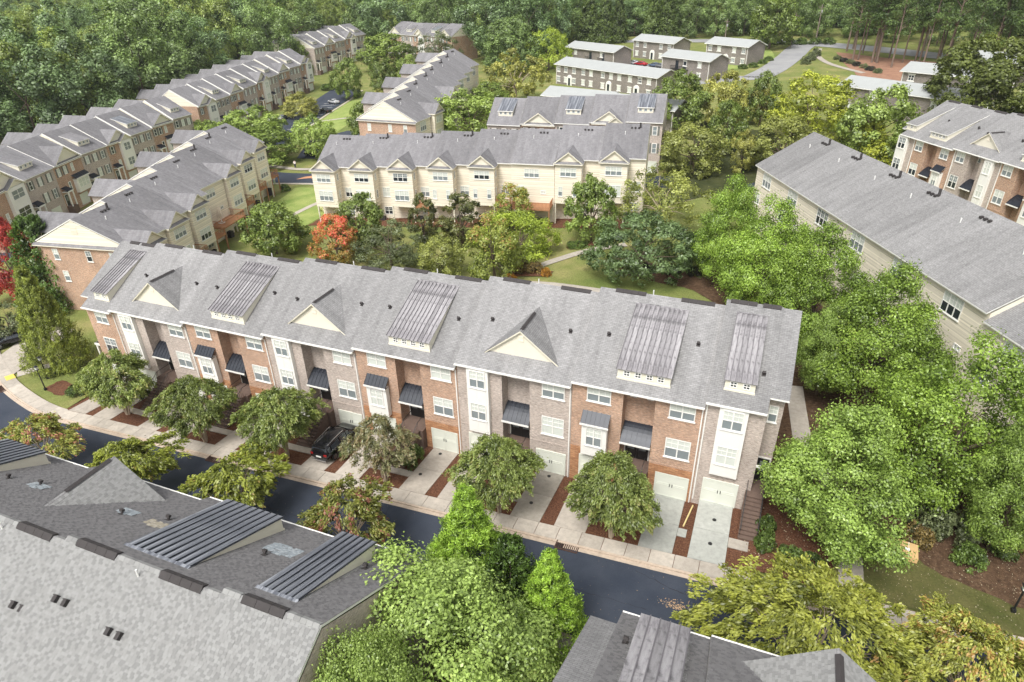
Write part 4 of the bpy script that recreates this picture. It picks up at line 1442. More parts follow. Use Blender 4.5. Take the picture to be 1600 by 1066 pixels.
e2 = half_house((61.1, FY, gz(57, 0)), math.pi, 'narrow end townhouse across the street with a pale weathered metal dormer, at the bottom edge', GRP_FG, low=False, metal='metal_weathered', npan=5)
g2 = pair_house((70.85, FY, gz(61.1, 0)), math.pi, 'G', 'townhouse whose shingle gable tip pokes up at the bottom edge under the feathery tree', GRP_FG, low=False)
def skin_roof(root, W, typ, x_off=0.0, yb=14.9):
    inside = lambda u, v: v < 8.85 - .02
    shingle_field(root, lambda u, v: v < 8.72, ((W + x_off, yb, HE), (x_off, yb, HE)), ((W + x_off, YR, HR), (x_off, YR, HR)), PALE, 'shingles')
    if typ == 'G':
        zf = lambda v: -.4 + v * math.cos(math.atan(SL))
        def ins(u, v):
            y = zf(v)
            xx = u
            h = roofz(y) - roofz(1.1)
            return not (y > .85 and abs(xx - 5.2) < max(0, 3.15 - h / .8)) and v < 8.72
        shingle_field(root, ins, ((0, -.4, HE), (W, -.4, HE)), ((0, YR, HR), (W, YR, HR)), SHADED, 'shingles')
    else:
        def ins(u, v):
            y = zf2(v)
            return not (.3 < y < 6.6 and (da - .2) < u + x_off < (db + .2)) and v < 8.72
        da, db = (3.25, 7.1) if typ == 'D' else (x_off + W - 3.0, x_off + W - 1.0) if typ == 'Hm' else (1.0, 3.0)
        zf2 = lambda v: -.4 + v * math.cos(math.atan(SL))
        shingle_field(root, ins, ((x_off, -.4, HE), (x_off + W, -.4, HE)), ((x_off, YR, HR), (x_off + W, YR, HR)), SHADED, 'shingles')
skin_roof(fg[0], 9.75, 'D')
skin_roof(fg[1], 9.75, 'G')
skin_roof(fg[2], 9.75, 'D')
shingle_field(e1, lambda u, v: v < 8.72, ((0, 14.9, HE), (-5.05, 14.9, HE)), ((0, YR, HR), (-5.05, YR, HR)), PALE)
shingle_field(e1, lambda u, v: v < 8.72 and not (.3 < -.4 + v * .87 < 6.6 and -3.2 < u - 5.05 < -.8), ((-5.05, -.4, HE), (0, -.4, HE)), ((-5.05, YR, HR), (0, YR, HR)), SHADED)
shingle_field(e2, lambda u, v: v < 8.72 and not (.3 < -.4 + v * .87 < 6.6 and .8 < u < 3.2), ((0, -.4, HE), (4.05, -.4, HE)), ((0, YR, HR), (4.05, YR, HR)), SHADED)
skin_roof(g2, 9.75, 'G')
for r_ in (fg[1], g2):      # tabs on the two slopes of the pointed gable
    za = roofz(1.1) + 2.4
    yb = (za - HE) / SL - .4
    for s in (-1, 1):
        E0 = (5.2 + s * 3.18, .88, za - 3.18 * .8)
        E1 = (5.2 + s * 3.18, yb, za - 3.18 * .8)
        Hh = 3.18 * math.hypot(1, .8)
        def ins(u, v, s=s):
            t = 1 - v / Hh
            return .88 + u < ((za - 3.18 * .8 * t) - HE) / SL - .4 + .05 and v < Hh - .1
        shingle_field(r_, ins, (E0, E1), ((5.2, .88, za), (5.2, yb, za)), PALE)
# cap shingles along the ridge, one by one
CAP = []
for i in range(3):
    CAP.append(MB().xprism([(YR - .17, HR - .17 * SL + .035), (YR, HR + .045 + .006 * i), (YR + .17, HR - .17 * SL + .035), (YR + .17, HR - .17 * SL + .01), (YR, HR + .02), (YR - .17, HR - .17 * SL + .01)], 0, .30).mesh('ridge_cap', PALE[i]))
for r_, xa, xb, vents in ((fg[0], 0, 9.75, ((.13, .38), (.66, .92))), (fg[1], 0, 9.75, ((.13, .38), (.66, .92))), (fg[2], 0, 9.75, ((.13, .38), (.66, .92))), (e1, -5.05, 0, ())):
    x = xa + .05
    while x < xb - .32:
        u_ = (x - xa) / 9.75
        if not any(a_ - .03 < u_ < b_ for a_, b_ in vents) and not (r_ is e1 and -3.55 < x < -1.1):
            obj('ridge_cap', random.choice(CAP), r_, (x, 0, 0))
        x += .31
# repaired shingle patches round four roof vents
for r_, cx, cy, w, d, mats in ((fg[1], 8.2, 3.9, 1.3, .8, ['ptab_a', 'ptab_b']), (fg[1], 1.75, 3.4, 1.2, .8, ['ptab_a', 'ptab_b']), (fg[0], 8.3, 4.1, 1.3, .8, ['otab_a', 'otab_b']), (fg[0], 1.4, 2.6, 2.0, 1.3, ['ptab_a', 'ptab_b', 'ptab_a'])):
    up_ = .03
    m2 = mats + [mats[0]] * (3 - len(mats))
    rr_ = random.Random(cx)
    shingle_field(r_, lambda u, v, w=w, d=d: rr_.random() < .92 and abs(v - d / 2) < d * (.5 - .25 * abs(u / w - .5)), ((cx - w / 2, cy - d / 2, roofz(cy - d / 2) + up_), (cx + w / 2, cy - d / 2, roofz(cy - d / 2) + up_)), ((cx - w / 2, cy + d / 2, roofz(cy + d / 2) + up_), (cx + w / 2, cy + d / 2, roofz(cy + d / 2) + up_)), m2, 'roof_patch')
# pipes and twin vents on the near slope
for (X_, Y_, kind) in ((33.0, -29.0, 2), (36.6, -29.3, 2), (41.5, -30.4, 2), (44.6, -31.2, 1), (40.2, -32.6, 0), (43.6, -33.6, 1), (30.5, -29.6, 2)):
    for r_, x1, x0 in ((fg[0], 41.2, 31.45), (e1, 41.2, None), (fg[1], 31.45, 21.7)):
        ok = (x0 is not None and x0 < X_ <= x1) or (x0 is None and X_ > 41.2)
        if not ok:
            continue
        lx, ly = x1 - X_, FY - Y_
        z = HR - SL * (ly - YR)
        if kind == 0:
            vent_pipe(r_, lx, ly, z, .35, .10, 'pipe_white')
        else:
            for k in range(kind):
                obj('roof_vent', cached('rv3', lambda: MB().box(-.10, .10, -.14, .14, 0, .20).box(-.13, .13, -.18, -.142, .02, .24).mesh('roof_vent', 'vent_dark')), r_, (lx - k * .62, ly, z), (-math.atan(SL), 0, 0))

# ---------------------------------------------------------------- cream row across the courtyard
GRP_MID = 'cream rear fronts of the row across the courtyard'
a = R(9.17)
ux, uy = math.cos(a), math.sin(a)
lm = ['leftmost cream townhouse of the row across the courtyard, by the street end', 'cream townhouse second from the street end, behind the round green tree',
      'cream townhouse with an orange wood deck, third from the street end', 'cream townhouse behind the left dark magnolia pair, fourth from the street end',
      'cream townhouse fifth from the street end, with narrow paired windows', 'flat fronted cream townhouse with the deck that holds the closed blue umbrella',
      'cream townhouse half hidden by the upright green tree', 'rightmost cream townhouse of the row across the courtyard']
for i in range(8):
    flatu = i == 5
    px, py = -12.35 + i * 6.87 * ux, 50.97 + i * 6.87 * uy
    if flatu:
        px, py = px + uy * 1.6, py - ux * 1.6
    rear_house((px, py, gz(px + 3, py) + (0 if i < 3 else .12 * (i - 2))), a, lm[i], GRP_MID, 6.87, 13 if not flatu else 14.6, 9.2, 12.9, not flatu, i in (2, 4, 5), top3=i not in (3, 4, 6), low=True)
# ---------------------------------------------------------------- left row with decks
GRP_LEFT = 'cream townhouses of the left row with brick end'
a = R(100.2)
for i in range(7):
    px, py = -14.6 - .177 * 7.28 * i - .984 * 1.67 * i, 14.2 + .984 * 7.28 * i - .177 * 1.67 * i
    dz = [0, .05, .1, .45, .5, .85, .9][i]
    rear_house((px, py, gz(-14.6, 14.2) + dz + .10 * i * .5), a,
               ['cream townhouse whose brick gable end with five windows faces the front row', 'cream townhouse second behind the brick gable end, left row',
                'cream townhouse third behind the brick gable end, left row', 'flat backed cream townhouse with the long orange deck and beige umbrella',
                'cream townhouse just beyond the long orange deck, left row', 'cream townhouse last but one of the left row', 'farthest cream townhouse of the left row, beside the side street'][i],
               GRP_LEFT, 7.28, 14, 9.2, 12.6, i != 3, True, fwing=i % 2 == 0, brick_end=i == 0)
# ---------------------------------------------------------------- far left rows
GRP_FL = 'shuttered brick townhouses in the curving rows at the far left'
def row(units, tagtext):
    for (x, y, x2, y2, typ, met), w in zip(units, tagtext):
        L = math.hypot(x2 - x, y2 - y)
        street_house((x, y, gz(x, y) + .3), math.atan2(y2 - y, x2 - x), typ, w, GRP_FL, W=L, metal=met, brick_end=w.startswith('brick'))
row([(-60.5, 25.5, -64.9, 35, 'tower', 0), (-64.9, 35, -68.2, 43.4, 'dorm', 0), (-68.2, 43.4, -71.4, 51.8, 'bay', 0), (-71.4, 51.8, -73, 59.2, 'dorm', 0), (-73, 59.2, -74.4, 66.5, 'tower', 0),
     (-74.4, 66.5, -75.7, 73.7, 'dorm', 1), (-75.7, 73.7, -76.6, 80.9, 'bay', 0), (-76.6, 80.9, -76.8, 87.2, 'dorm', 0)],
    ['brown brick townhouse with white tower cut by the left edge, nearest far left row', 'grey brick townhouse with small dormer, nearest to the left edge in the far left row',
     'brown brick townhouse with white bay under a dark hood, nearest far left row', 'grey brick townhouse with arched windows between the hooded bay and the white tower',
     'brown townhouse with a full white tower amid the nearest far left row', 'grey brick townhouse with the dark metal dormer roof, nearest far left row',
     'brown townhouse with white bay, next to the far end of the nearest far left row', 'grey brick townhouse closing the far end of the nearest far left row'])
row([(-80.8, 93.4, -82.0, 101, 'tower', 0), (-82, 101, -83.5, 108, 'dorm', 0), (-83.5, 108, -85, 115, 'bay', 0), (-85, 115, -87, 123, 'dorm', 0), (-87, 123, -89, 130.6, 'tower', 0),
     (-89, 130.6, -91, 138, 'dorm', 0), (-91, 138, -92.5, 145.4, 'bay', 0), (-92.5, 145.4, -93.5, 152.5, 'dorm', 0), (-93.5, 152.5, -94.4, 159.5, 'tower', 0)],
    ['brick ended townhouse with white tower at the near end of the middle far left row', 'grey townhouse with small dormer, next to the brick end of the middle far left row',
     'brown townhouse with bay, third from the brick end, middle far left row', 'grey townhouse with small dormer, fourth from the brick end, middle far left row',
     'brown townhouse with white tower by the yellowish tree', 'grey townhouse with dormer just beyond the yellowish tree', 'brown townhouse with bay beyond the yellowish tree, by the car park',
     'grey townhouse with dormer, last but one of the middle far left row', 'townhouse with white tower at the far end of the middle far left row'])
row([(-108.5, 181, -109.2, 188.5, 'dorm', 0), (-109.2, 188.5, -109.7, 196, 'bay', 0), (-109.7, 196, -110, 203.5, 'dorm', 0), (-110, 203.5, -110, 211, 'tower', 0), (-110, 211, -109.8, 218.5, 'dorm', 0)],
    ['nearest townhouse of the farthest left row, behind the gap tree', 'second townhouse of the farthest left row', 'third townhouse of the farthest left row', 'fourth townhouse of the farthest left row', 'last townhouse of the farthest left row'])
# ---------------------------------------------------------------- shuttered row behind the cream row
a = math.atan2(3.5, 32.9)
for i, typ in enumerate(('dorm', 'bay', 'dorm', 'tower', 'dorm')):
    px, py = 7.2 + 6.62 * i * math.cos(a), 79.1 + 6.62 * i * math.sin(a)
    street_house((px, py, gz(px + 3, py) + .1), a, typ, 'shuttered townhouse behind the cream row, ' + ['leftmost with small metal dormer', 'with the left white gable', 'with the middle metal dormer between two gables', 'with the right white gable', 'rightmost with metal dormer at the end wall'][i],
                 'shuttered townhouses behind the cream row', W=6.62, depth=10, metal=True, rw=False)
# ---------------------------------------------------------------- stepped row up the middle
GRP_MT = 'stepped cream townhouses running up behind the cream row'
a = R(91)
for i in range(8):
    px, py = -9.8 - 1.35 * i, 81.1 + 6.6 * i
    rear_house((px, py, gz(-9.8, 81.1) + .62 * i), a, 'cream townhouse of the stepped row, ' + ['with the brick gable end facing the cream row', 'second up from its brick end', 'third up from its brick end', 'fourth up from its brick end', 'fifth up from its brick end', 'sixth up from its brick end', 'last but one at the top', 'topmost beside the tall dark tree'][i], GRP_MT, 6.6, 14, 9.2, 13.0, i in (1, 3), False, fwing=i % 2 == 1, brick_end=i == 0, hood=i < 2, low=False)
a = R(-23.2)
for i in range(5):
    px, py = -98.7 + 8.0 * i * math.cos(a), 219.4 + 8.0 * i * math.sin(a)
    street_house((px, py, gz(px, py) + .4), a, ('bay', 'dorm', 'tower', 'dorm', 'bay')[i], 'townhouse of the short top row by the woods, ' + ORD[i] + ' from its left end', 'townhouses of the short row at the top', W=8.0, metal=i == 3, rw=False)
# ---------------------------------------------------------------- long roof at the right
GRP_R = 'cream townhouses under the long grey roof at the right'
d = Vector((.4505, -.8928))
a = math.atan2(d.y, d.x)
for i in range(8):
    q = Vector((57.5, 59.4)) + d * 7.66 * i
    dz = 0 if i < 6 else -.75
    n = Vector((-d.y, d.x))
    rear_house((q.x + n.x * .4, q.y + n.y * .4, gz(57.5, 59.4) + dz), a,
               ['cream townhouse at the far end of the long right roof', 'cream townhouse second from the far end under the long right roof', 'cream townhouse under the long right roof with the one dark window',
                'cream townhouse in the middle of the long right roof', 'cream townhouse under the long right roof behind the bright maples', 'cream townhouse under the near end of the long right roof, above its white rake board',
                'cream townhouse with the lower roof right of the white rake board', 'cream townhouse at the right edge with the lower roof'][i], GRP_R, 7.66, 14.6, 9.2, 13.5, False, False, low=False, roof='shingle')
# ---------------------------------------------------------------- brick row at the far right
GRP_FR = 'brick townhouses at the far right edge'
d = Vector((.55, -.835))
a = math.atan2(d.y, d.x)
q = Vector((77.4, 77.1))
zz = gz(80, 72)
half_house((q.x + d.x * 2.6, q.y + d.y * 2.6, zz), a, 'narrow tower end of the far right brick row with a tiny white gable', GRP_FR, mirror=True, hw=2.6, low=False, metal='shingle', npan=3, win=1)
q2 = q + d * 2.6
pair_house((q2.x, q2.y, zz), a, 'D', 'brown brick townhouse with the four window dormer at the far right', GRP_FR, W=7.7, metal='shingle', mirror=True, low=False)
q3 = q + d * 10.3
pair_house((q3.x, q3.y, zz + .25), a, 'G', 'grey brick townhouse with the white gable at the far right', GRP_FR, W=7.6, mirror=True, low=False)
q4 = q + d * 17.9
pair_house((q4.x, q4.y, zz + .35), a, 'D', 'brown brick townhouse cut by the right edge of the photo', GRP_FR, W=7.7, metal='shingle', mirror=True, low=False)
# ---------------------------------------------------------------- grey apartments
def apt(x, y, rot, *ar, dz=0.0, **kw):
    return apartment((x, y, gz(x, y) + dz), R(rot), *ar, **kw)
apt(-7.2, 164.5, -30, 40, 9, 'long grey apartment block with arched white doorways', (.03, .11, .2, .30, .38, .50, .58, .66, .76, .85, .93), (6.2, 22.5, 33))
apt(-14.0, 196.5, -31, 23, 8, 'grey apartment block with black balconies at the left', (.2, .75), (), (12, 18))
apt(7.0, 207.0, -33, 18.5, 8, 'grey apartment block beside the red car', (.1, .3, .7, .9), (9.2,))
apt(23.2, 173.2, -33, 18, 8, 'grey apartment block with a dark balcony right of the blue car', (.5, .8), (), (6, 9))
apt(33.2, 194.3, -33, 16, 8, 'grey apartment block nearest the far road', (.1, .32, .68, .9), (8.0,))
apt(3.5, 122.0, -14, 18, 8, 'pale roofed apartment block behind the shuttered row at the left', (.15, .85), (), (6.5, 11))
apt(18.5, 114.5, -15, 20, 8, 'pale roofed apartment block behind the shuttered row at the right', (.15, .85))
apt(70.5, 129.7, -36, 26, 8, 'grey apartment block behind the bright green tree', (.1, .3, .55, .8))
apt(83.8, 144.2, -30, 18, 8, 'grey apartment block with a cluttered balcony by the pines', (.12, .8), (), (9,))
apt(96.0, 158.5, -30, 14, 8, 'pale grey apartment block under the pines at the right', (.3, .7))
# ---------------------------------------------------------------- foliage
def leaf_object_mesh(name, C, Nn, S, tone, mat, aspect=.55, D=None):
    """rhombic leaves: centre, normal, size, tone; D = optional direction of the long axis"""
    n = len(C)
    r = rng.normal(size=(n, 3))
    t = r if D is None else D + r * .25
    t = t - Nn * (t * Nn).sum(1, keepdims=True)
    t /= np.linalg.norm(t, axis=1, keepdims=True) + 1e-9
    b = np.cross(Nn, t)
    s = S[:, None]
    fold = Nn * s * .18
    V = np.empty((n, 4, 3))
    V[:, 0] = C - t * s * .5
    V[:, 1] = C + b * s * .5 * aspect + fold
    V[:, 2] = C + t * s * .5
    V[:, 3] = C - b * s * .5 * aspect + fold
    me = bpy.data.meshes.new(name)
    me.vertices.add(n * 4)
    me.vertices.foreach_set('co', V.ravel())
    me.loops.add(n * 4)
    me.loops.foreach_set('vertex_index', np.arange(n * 4, dtype=np.int32))
    me.polygons.add(n)
    me.polygons.foreach_set('loop_start', np.arange(n, dtype=np.int32) * 4)
    me.polygons.foreach_set('loop_total', np.full(n, 4, dtype=np.int32))
    at = me.attributes.new('leaf_tone', 'FLOAT', 'POINT')
    at.data.foreach_set('value', np.repeat(tone, 4).astype(np.float32))
    me.materials.append(M[mat])
    me.update()
    return me
def unit(v):
    return v / (np.linalg.norm(v, axis=-1, keepdims=True) + 1e-9)
def clumps_to_leaves(cc, cr, per, size, flat_=1.0, up=.35, jit=.7, droop=0.0, shell=.55, tone_cl=None, tip_top=None):
    """cc clump centres, cr radii; returns leaf centres, normals, sizes, tones"""
    k = len(cc)
    cnt = np.maximum(4, (per * (cr / cr.mean()) ** 2)).astype(int)
    idx = np.repeat(np.arange(k), cnt)
    n = len(idx)
    d = unit(rng.normal(size=(n, 3)) + np.array([0, 0, .35]))
    rad = cr[idx] * (shell + (1 - shell) * rng.random(n) ** .6)
    off = d * rad[:, None]
    off[:, 2] *= flat_
    C = cc[idx] + off
    if droop:
        h = np.linalg.norm(off[:, :2], axis=1)
        C[:, 2] -= droop * h ** 2 / (cr[idx] + 1e-6)
    Nn = unit(d * .75 + rng.normal(size=(n, 3)) * jit + np.array([0, 0, up]))
    base = rng.random(k) if tone_cl is None else tone_cl
    tone = np.clip(base[idx] * .6 + rng.random(n) * .4, 0, 1)
    S = size * rng.uniform(.7, 1.3, n)
    return C, Nn, S, tone, d
def blob_centres(n, prof, zr, lump=.0, shell=.6, asym=.15):
    """clump centres inside a surface of revolution r = prof(t), t in 0..1 over zr"""
    out = []
    ph = rng.uniform(0, 6.28, 4)
    while len(out) < n:
        t = rng.random()
        rm = prof(t)
        if rng.random() > (rm / 1.0) ** 1.0 + .12:
            continue
        th = rng.uniform(0, 2 * math.pi)
        mod = 1 + asym * math.sin(2 * th + ph[0] + 3 * t) + asym * .8 * math.sin(3 * th + ph[1] - 4 * t) + asym * .6 * math.sin(5 * th + ph[2] + 9 * t)
        rr = rm * mod * (shell + (1 - shell) * rng.random() ** .55)
        out.append((rr * math.cos(th), rr * math.sin(th), zr[0] + (zr[1] - zr[0]) * t))
    return np.array(out)
def trunk_mesh(name, H, zsplit, r0, tips, mat, stems=1, n=7, lean=.0):
    b = MB()
    base = []
    for s in range(stems):
        th = 2 * math.pi * s / max(stems, 1) + rng.uniform(0, 1)
        d = .28 * r0 * 4 if stems > 1 else 0
        p = Vector((math.cos(th) * d * .5, math.sin(th) * d * .5, -.4))
        q = Vector((math.cos(th) * d * 2.2 + rng.normal() * .1 + lean, math.sin(th) * d * 2.2 + rng.normal() * .1, zsplit))
        m = p.lerp(q, .5) + Vector((rng.normal() * .08, rng.normal() * .08, 0))
        b.tube(p, m, r0 * 1.15, r0 * .9, n, caps=False)
        b.tube(m, q, r0 * .9, r0 * .72, n, caps=False)
        base.append(q)
    for t in tips:
        t = Vector(t)
        q = min(base, key=lambda k: (k.xy - t.xy).length)
        mid = q.lerp(t, .5) + Vector((rng.normal() * .25, rng.normal() * .25, .25))
        b.tube(q, mid, r0 * .5, r0 * .3, 5, caps=False)
        b.tube(mid, t, r0 * .3, r0 * .08, 5, caps=False)
    return b.mesh(name, mat, True)
PROTO = {}
def proto(kind, H0, r0, leafm, barkm, fn, nvar=2):
    PROTO[kind] = (H0, r0, [fn(v) for v in range(nvar)], leafm)
def sel(cc, n):
    return cc[rng.choice(len(cc), min(n, len(cc)), replace=False)]

def dome(H, r, n, per, cr, leaf, mats, z0=.18, shape=None, trunk=.22, bark='bark', shell=.74, flat_=.85, jit=.5, limbs=14, asym=.08, aspect=.6, up=.22, split=.3, top_tone=0.0, lobe_div=3.6, lobe_k=1.25):
    shape = shape or (lambda t: (math.sin(math.pi * min(1, t * .86 + .14)) ** .55))
    def fn(v):
        zc0 = H * z0
        nl = max(9, int(n / lobe_div))
        lr = cr * lobe_k
        cand = blob_centres(nl * 9, lambda t: shape(t), (zc0 + lr * .3, H - lr * .6), shell=shell, asym=asym)
        cand[:, :2] *= max(.3 * r, r - lr * .5)
        pick = [0]
        dm = np.linalg.norm(cand - cand[0], axis=1)
        for _ in range(nl - 1):
            j = int(np.argmax(dm * rng.uniform(.75, 1, len(dm))))
            pick.append(j)
            dm = np.minimum(dm, np.linalg.norm(cand - cand[j], axis=1))
        lc = cand[pick]
        lrs = lr * rng.uniform(.5, 1.35, nl)
        lt = rng.random(nl)
        total = n * per
        lp = 38
        nc = int(total / lp)
        w = lrs ** 2
        li = rng.choice(nl, nc, p=w / w.sum())
        ax = np.array([0, 0, H * .45])
        outd = unit((lc - ax) * np.array([1, 1, .8]))
        d = unit(rng.normal(size=(nc, 3)) + outd[li] * .75 + np.array([0, 0, .35]))
        cc = lc[li] + d * (lrs[li] * (.62 + .42 * rng.random(nc)))[:, None] * np.array([1, 1, .85])
        cc[:, 2] = np.maximum(cc[:, 2], zc0 * .5)
        crs = cr * .40 * rng.uniform(.6, 1.4, nc)
        tn = np.clip(.45 * lt[li] + .55 * rng.random(nc), 0, 1)
        if top_tone:
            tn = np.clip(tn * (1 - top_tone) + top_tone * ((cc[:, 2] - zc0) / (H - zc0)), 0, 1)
        idx = np.repeat(np.arange(nc), lp)
        m = len(idx)
        off = rng.normal(size=(m, 3))
        C = cc[idx] + off * (crs[idx] * .62)[:, None] * np.array([1, 1, flat_])
        Nn = unit(d[idx] * .55 + unit(off) * .45 + rng.normal(size=(m, 3)) * jit * .7 + np.array([0, 0, up]))
        T = np.clip(tn[idx] * .62 + rng.random(m) * .38, 0, 1)
        kx = r / np.percentile(np.hypot(C[:, 0], C[:, 1]), 97)
        kz = H / np.percentile(C[:, 2], 99.6)
        C = C * np.array([kx, kx, kz])
        lc = lc * np.array([kx, kx, kz])
        me = leaf_object_mesh('crown', C, Nn, leaf * rng.uniform(.65, 1.3, m), T, mats, aspect)
        tm = trunk_mesh('trunk', H, H * split, trunk, [tuple(c * np.array([.8, .8, .95])) for c in sel(lc, limbs)], bark)
        return me, tm
    return fn
proto('maple', 12, 5.5, None, None, dome(12, 5.5, 210, 280, 1.15, .19, 'leaf_maple', z0=.16, lobe_div=3.4, lobe_k=.92, asym=.16, shell=.6, jit=.6, trunk=.2, shape=lambda t: (1 - t) ** .66 * min(1, .55 + t * 2.2)), 3)
proto('maple_deep', 12, 5.5, None, None, dome(12, 5.5, 210, 290, 1.15, .19, 'leaf_maple_deep', z0=.2, lobe_div=3.4, lobe_k=.92, trunk=.2, asym=.18, shell=.6, jit=.6, shape=lambda t: (1 - t) ** .58 * min(1, .45 + t * 2.6)), 2)
proto('bigoak', 11, 6.5, None, None, dome(11, 6.5, 240, 430, 1.1, .165, 'leaf_pale', z0=.08, asym=.08, trunk=.25, lobe_div=3.4, lobe_k=1.25, shape=lambda t: (1 - t) ** .4 * min(1, .75 + t)), 1)
proto('oak', 10, 5, None, None, dome(10, 5, 120, 95, 1.2, .40, 'leaf_oak', z0=.12), 3)
proto('lightgreen', 10, 5, None, None, dome(10, 5, 120, 95, 1.2, .40, 'leaf_lightgreen', z0=.12), 2)
proto('magnolia', 8, 3, None, None, dome(8, 3, 90, 80, .8, .30, 'leaf_magnolia', z0=.06), 2)
proto('greyoak', 8, 4.5, None, None, dome(8, 4.5, 110, 110, .95, .24, 'leaf_greyoak', z0=.05), 2)
proto('olive', 8, 4.5, None, None, dome(8, 4.5, 110, 100, 1.0, .30, 'leaf_olive', z0=.06), 2)
proto('redmaple_vivid', 9, 4, None, None, dome(9, 4, 120, 130, .9, .24, 'leaf_scarlet', z0=.1), 1)
proto('redmaple', 9, 4, None, None, dome(9, 4, 120, 110, .9, .28, 'leaf_red', z0=.1, top_tone=.38), 2)
proto('yellowtop', 9, 4, None, None, dome(9, 4, 110, 110, .9, .28, 'leaf_yellowtop', z0=.08, top_tone=.6), 2)
proto('lime', 8, 5, None, None, dome(8, 5, 120, 110, 1.0, .28, 'leaf_lime', z0=.05, jit=1.0), 1)
proto('yellow', 9, 4.5, None, None, dome(9, 4.5, 100, 85, 1.1, .38, 'leaf_yellow', z0=.1), 2)
proto('yellowgreen', 11, 6, None, None, dome(11, 6, 130, 95, 1.25, .40, 'leaf_yellowgreen', z0=.1), 1)
proto('bluegreen', 8, 6.5, None, None, dome(8, 6.5, 150, 110, 1.15, .32, 'leaf_bluegreen', z0=.1, flat_=.6), 1)
proto('bare', 9, 6, None, None, dome(9, 6, 90, 80, 1.1, .30, 'leaf_olive', z0=.2, bark='bark_pale', limbs=14, trunk=.2, asym=.2), 1)
proto('bareyellow', 14, 8, None, None, dome(14, 8, 150, 60, 1.5, .5, 'leaf_yellow', z0=.22, bark='bark_pale', limbs=18, trunk=.28, asym=.25), 1)
proto('bigwood', 17, 9, None, None, dome(17, 9, 220, 130, 1.7, .5, 'leaf_wood', z0=.08), 1)
proto('bigwood2', 16, 9, None, None, dome(16, 9, 240, 150, 1.6, .5, 'leaf_darkolive', z0=.08, asym=.2), 1)
proto('shrubtree', 5, 3, None, None, dome(5, 3, 70, 90, .8, .24, 'leaf_greyoak', z0=.05), 1)

def crape(H, r, n, per, mats, thin=1.0, bark='bark_pale', tip=.0, leaf=.20):
    """vase of arching sprays over several pale stems"""
    def fn(v):
        z0 = H * .40
        cc = blob_centres(n, lambda t: (.62 + .55 * math.sin(math.pi * min(1, t * .75 + .12))) * (1 - .8 * max(0, t - .5) ** 1.5 * 2.4), (z0, H - .2), shell=.5, asym=.22)
        cc[:, :2] *= r * .86
        # every spray: a bent stroke of leaves outward and down from the clump centre
        out = unit(np.c_[cc[:, :2] + rng.normal(size=(n, 2)) * r * .22, np.zeros(n)])
        L = rng.uniform(.55, 1.05, n)
        idx = np.repeat(np.arange(n), per)
        m = len(idx)
        t = rng.random(m)
        wid = .30 * (1 - .6 * t) + .05
        P = cc[idx] + out[idx] * (L[idx] * (t - .35))[:, None]
        P[:, 2] += (.45 * t - .95 * t ** 2) * L[idx] * .9
        P += rng.normal(size=(m, 3)) * wid[:, None] * np.array([.55, .55, .38])
        Nn = unit(np.array([0, 0, .9]) + out[idx] * .35 + rng.normal(size=(m, 3)) * .55)
        D = out[idx] + np.array([0, 0, -.55])
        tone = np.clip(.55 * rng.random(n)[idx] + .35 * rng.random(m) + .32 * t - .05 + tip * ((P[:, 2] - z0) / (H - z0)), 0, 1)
        kx = r / np.percentile(np.hypot(P[:, 0], P[:, 1]), 99.3)
        P = P * np.array([kx, kx, H / np.percentile(P[:, 2], 99.6)])
        me = leaf_object_mesh('crown', P, Nn, leaf * rng.uniform(.7, 1.35, m), tone, mats, .42, D)
        tm = trunk_mesh('trunk', H, H * .34, .085, [tuple(c * np.array([.75, .75, .95])) for c in sel(cc, 34)], bark, stems=5)
        return me, tm
    return fn
proto('crape', 6.4, 3.7, None, None, crape(6.4, 3.7, 420, 70, 'leaf_crape', leaf=.19), 3)
proto('crape_thin', 6.2, 3.5, None, None, crape(6.2, 3.5, 210, 55, 'leaf_crape_thin'), 1)
proto('crape_yellow', 5.5, 3.8, None, None, crape(5.5, 3.8, 230, 60, 'leaf_crape_yellow', leaf=.24), 2)
proto('crape_pink', 5.5, 3.8, None, None, crape(5.5, 3.8, 230, 60, 'leaf_crape_pink', leaf=.22, tip=.22), 2)
proto('crape_feather', 7, 5.3, None, None, crape(7, 5.3, 620, 62, 'leaf_crape_feather', leaf=.20, tip=-.05), 1)
proto('crape_orange', 7, 5.3, None, None, crape(7, 5.3, 520, 60, 'leaf_crape_orange', leaf=.22, tip=.12), 1)

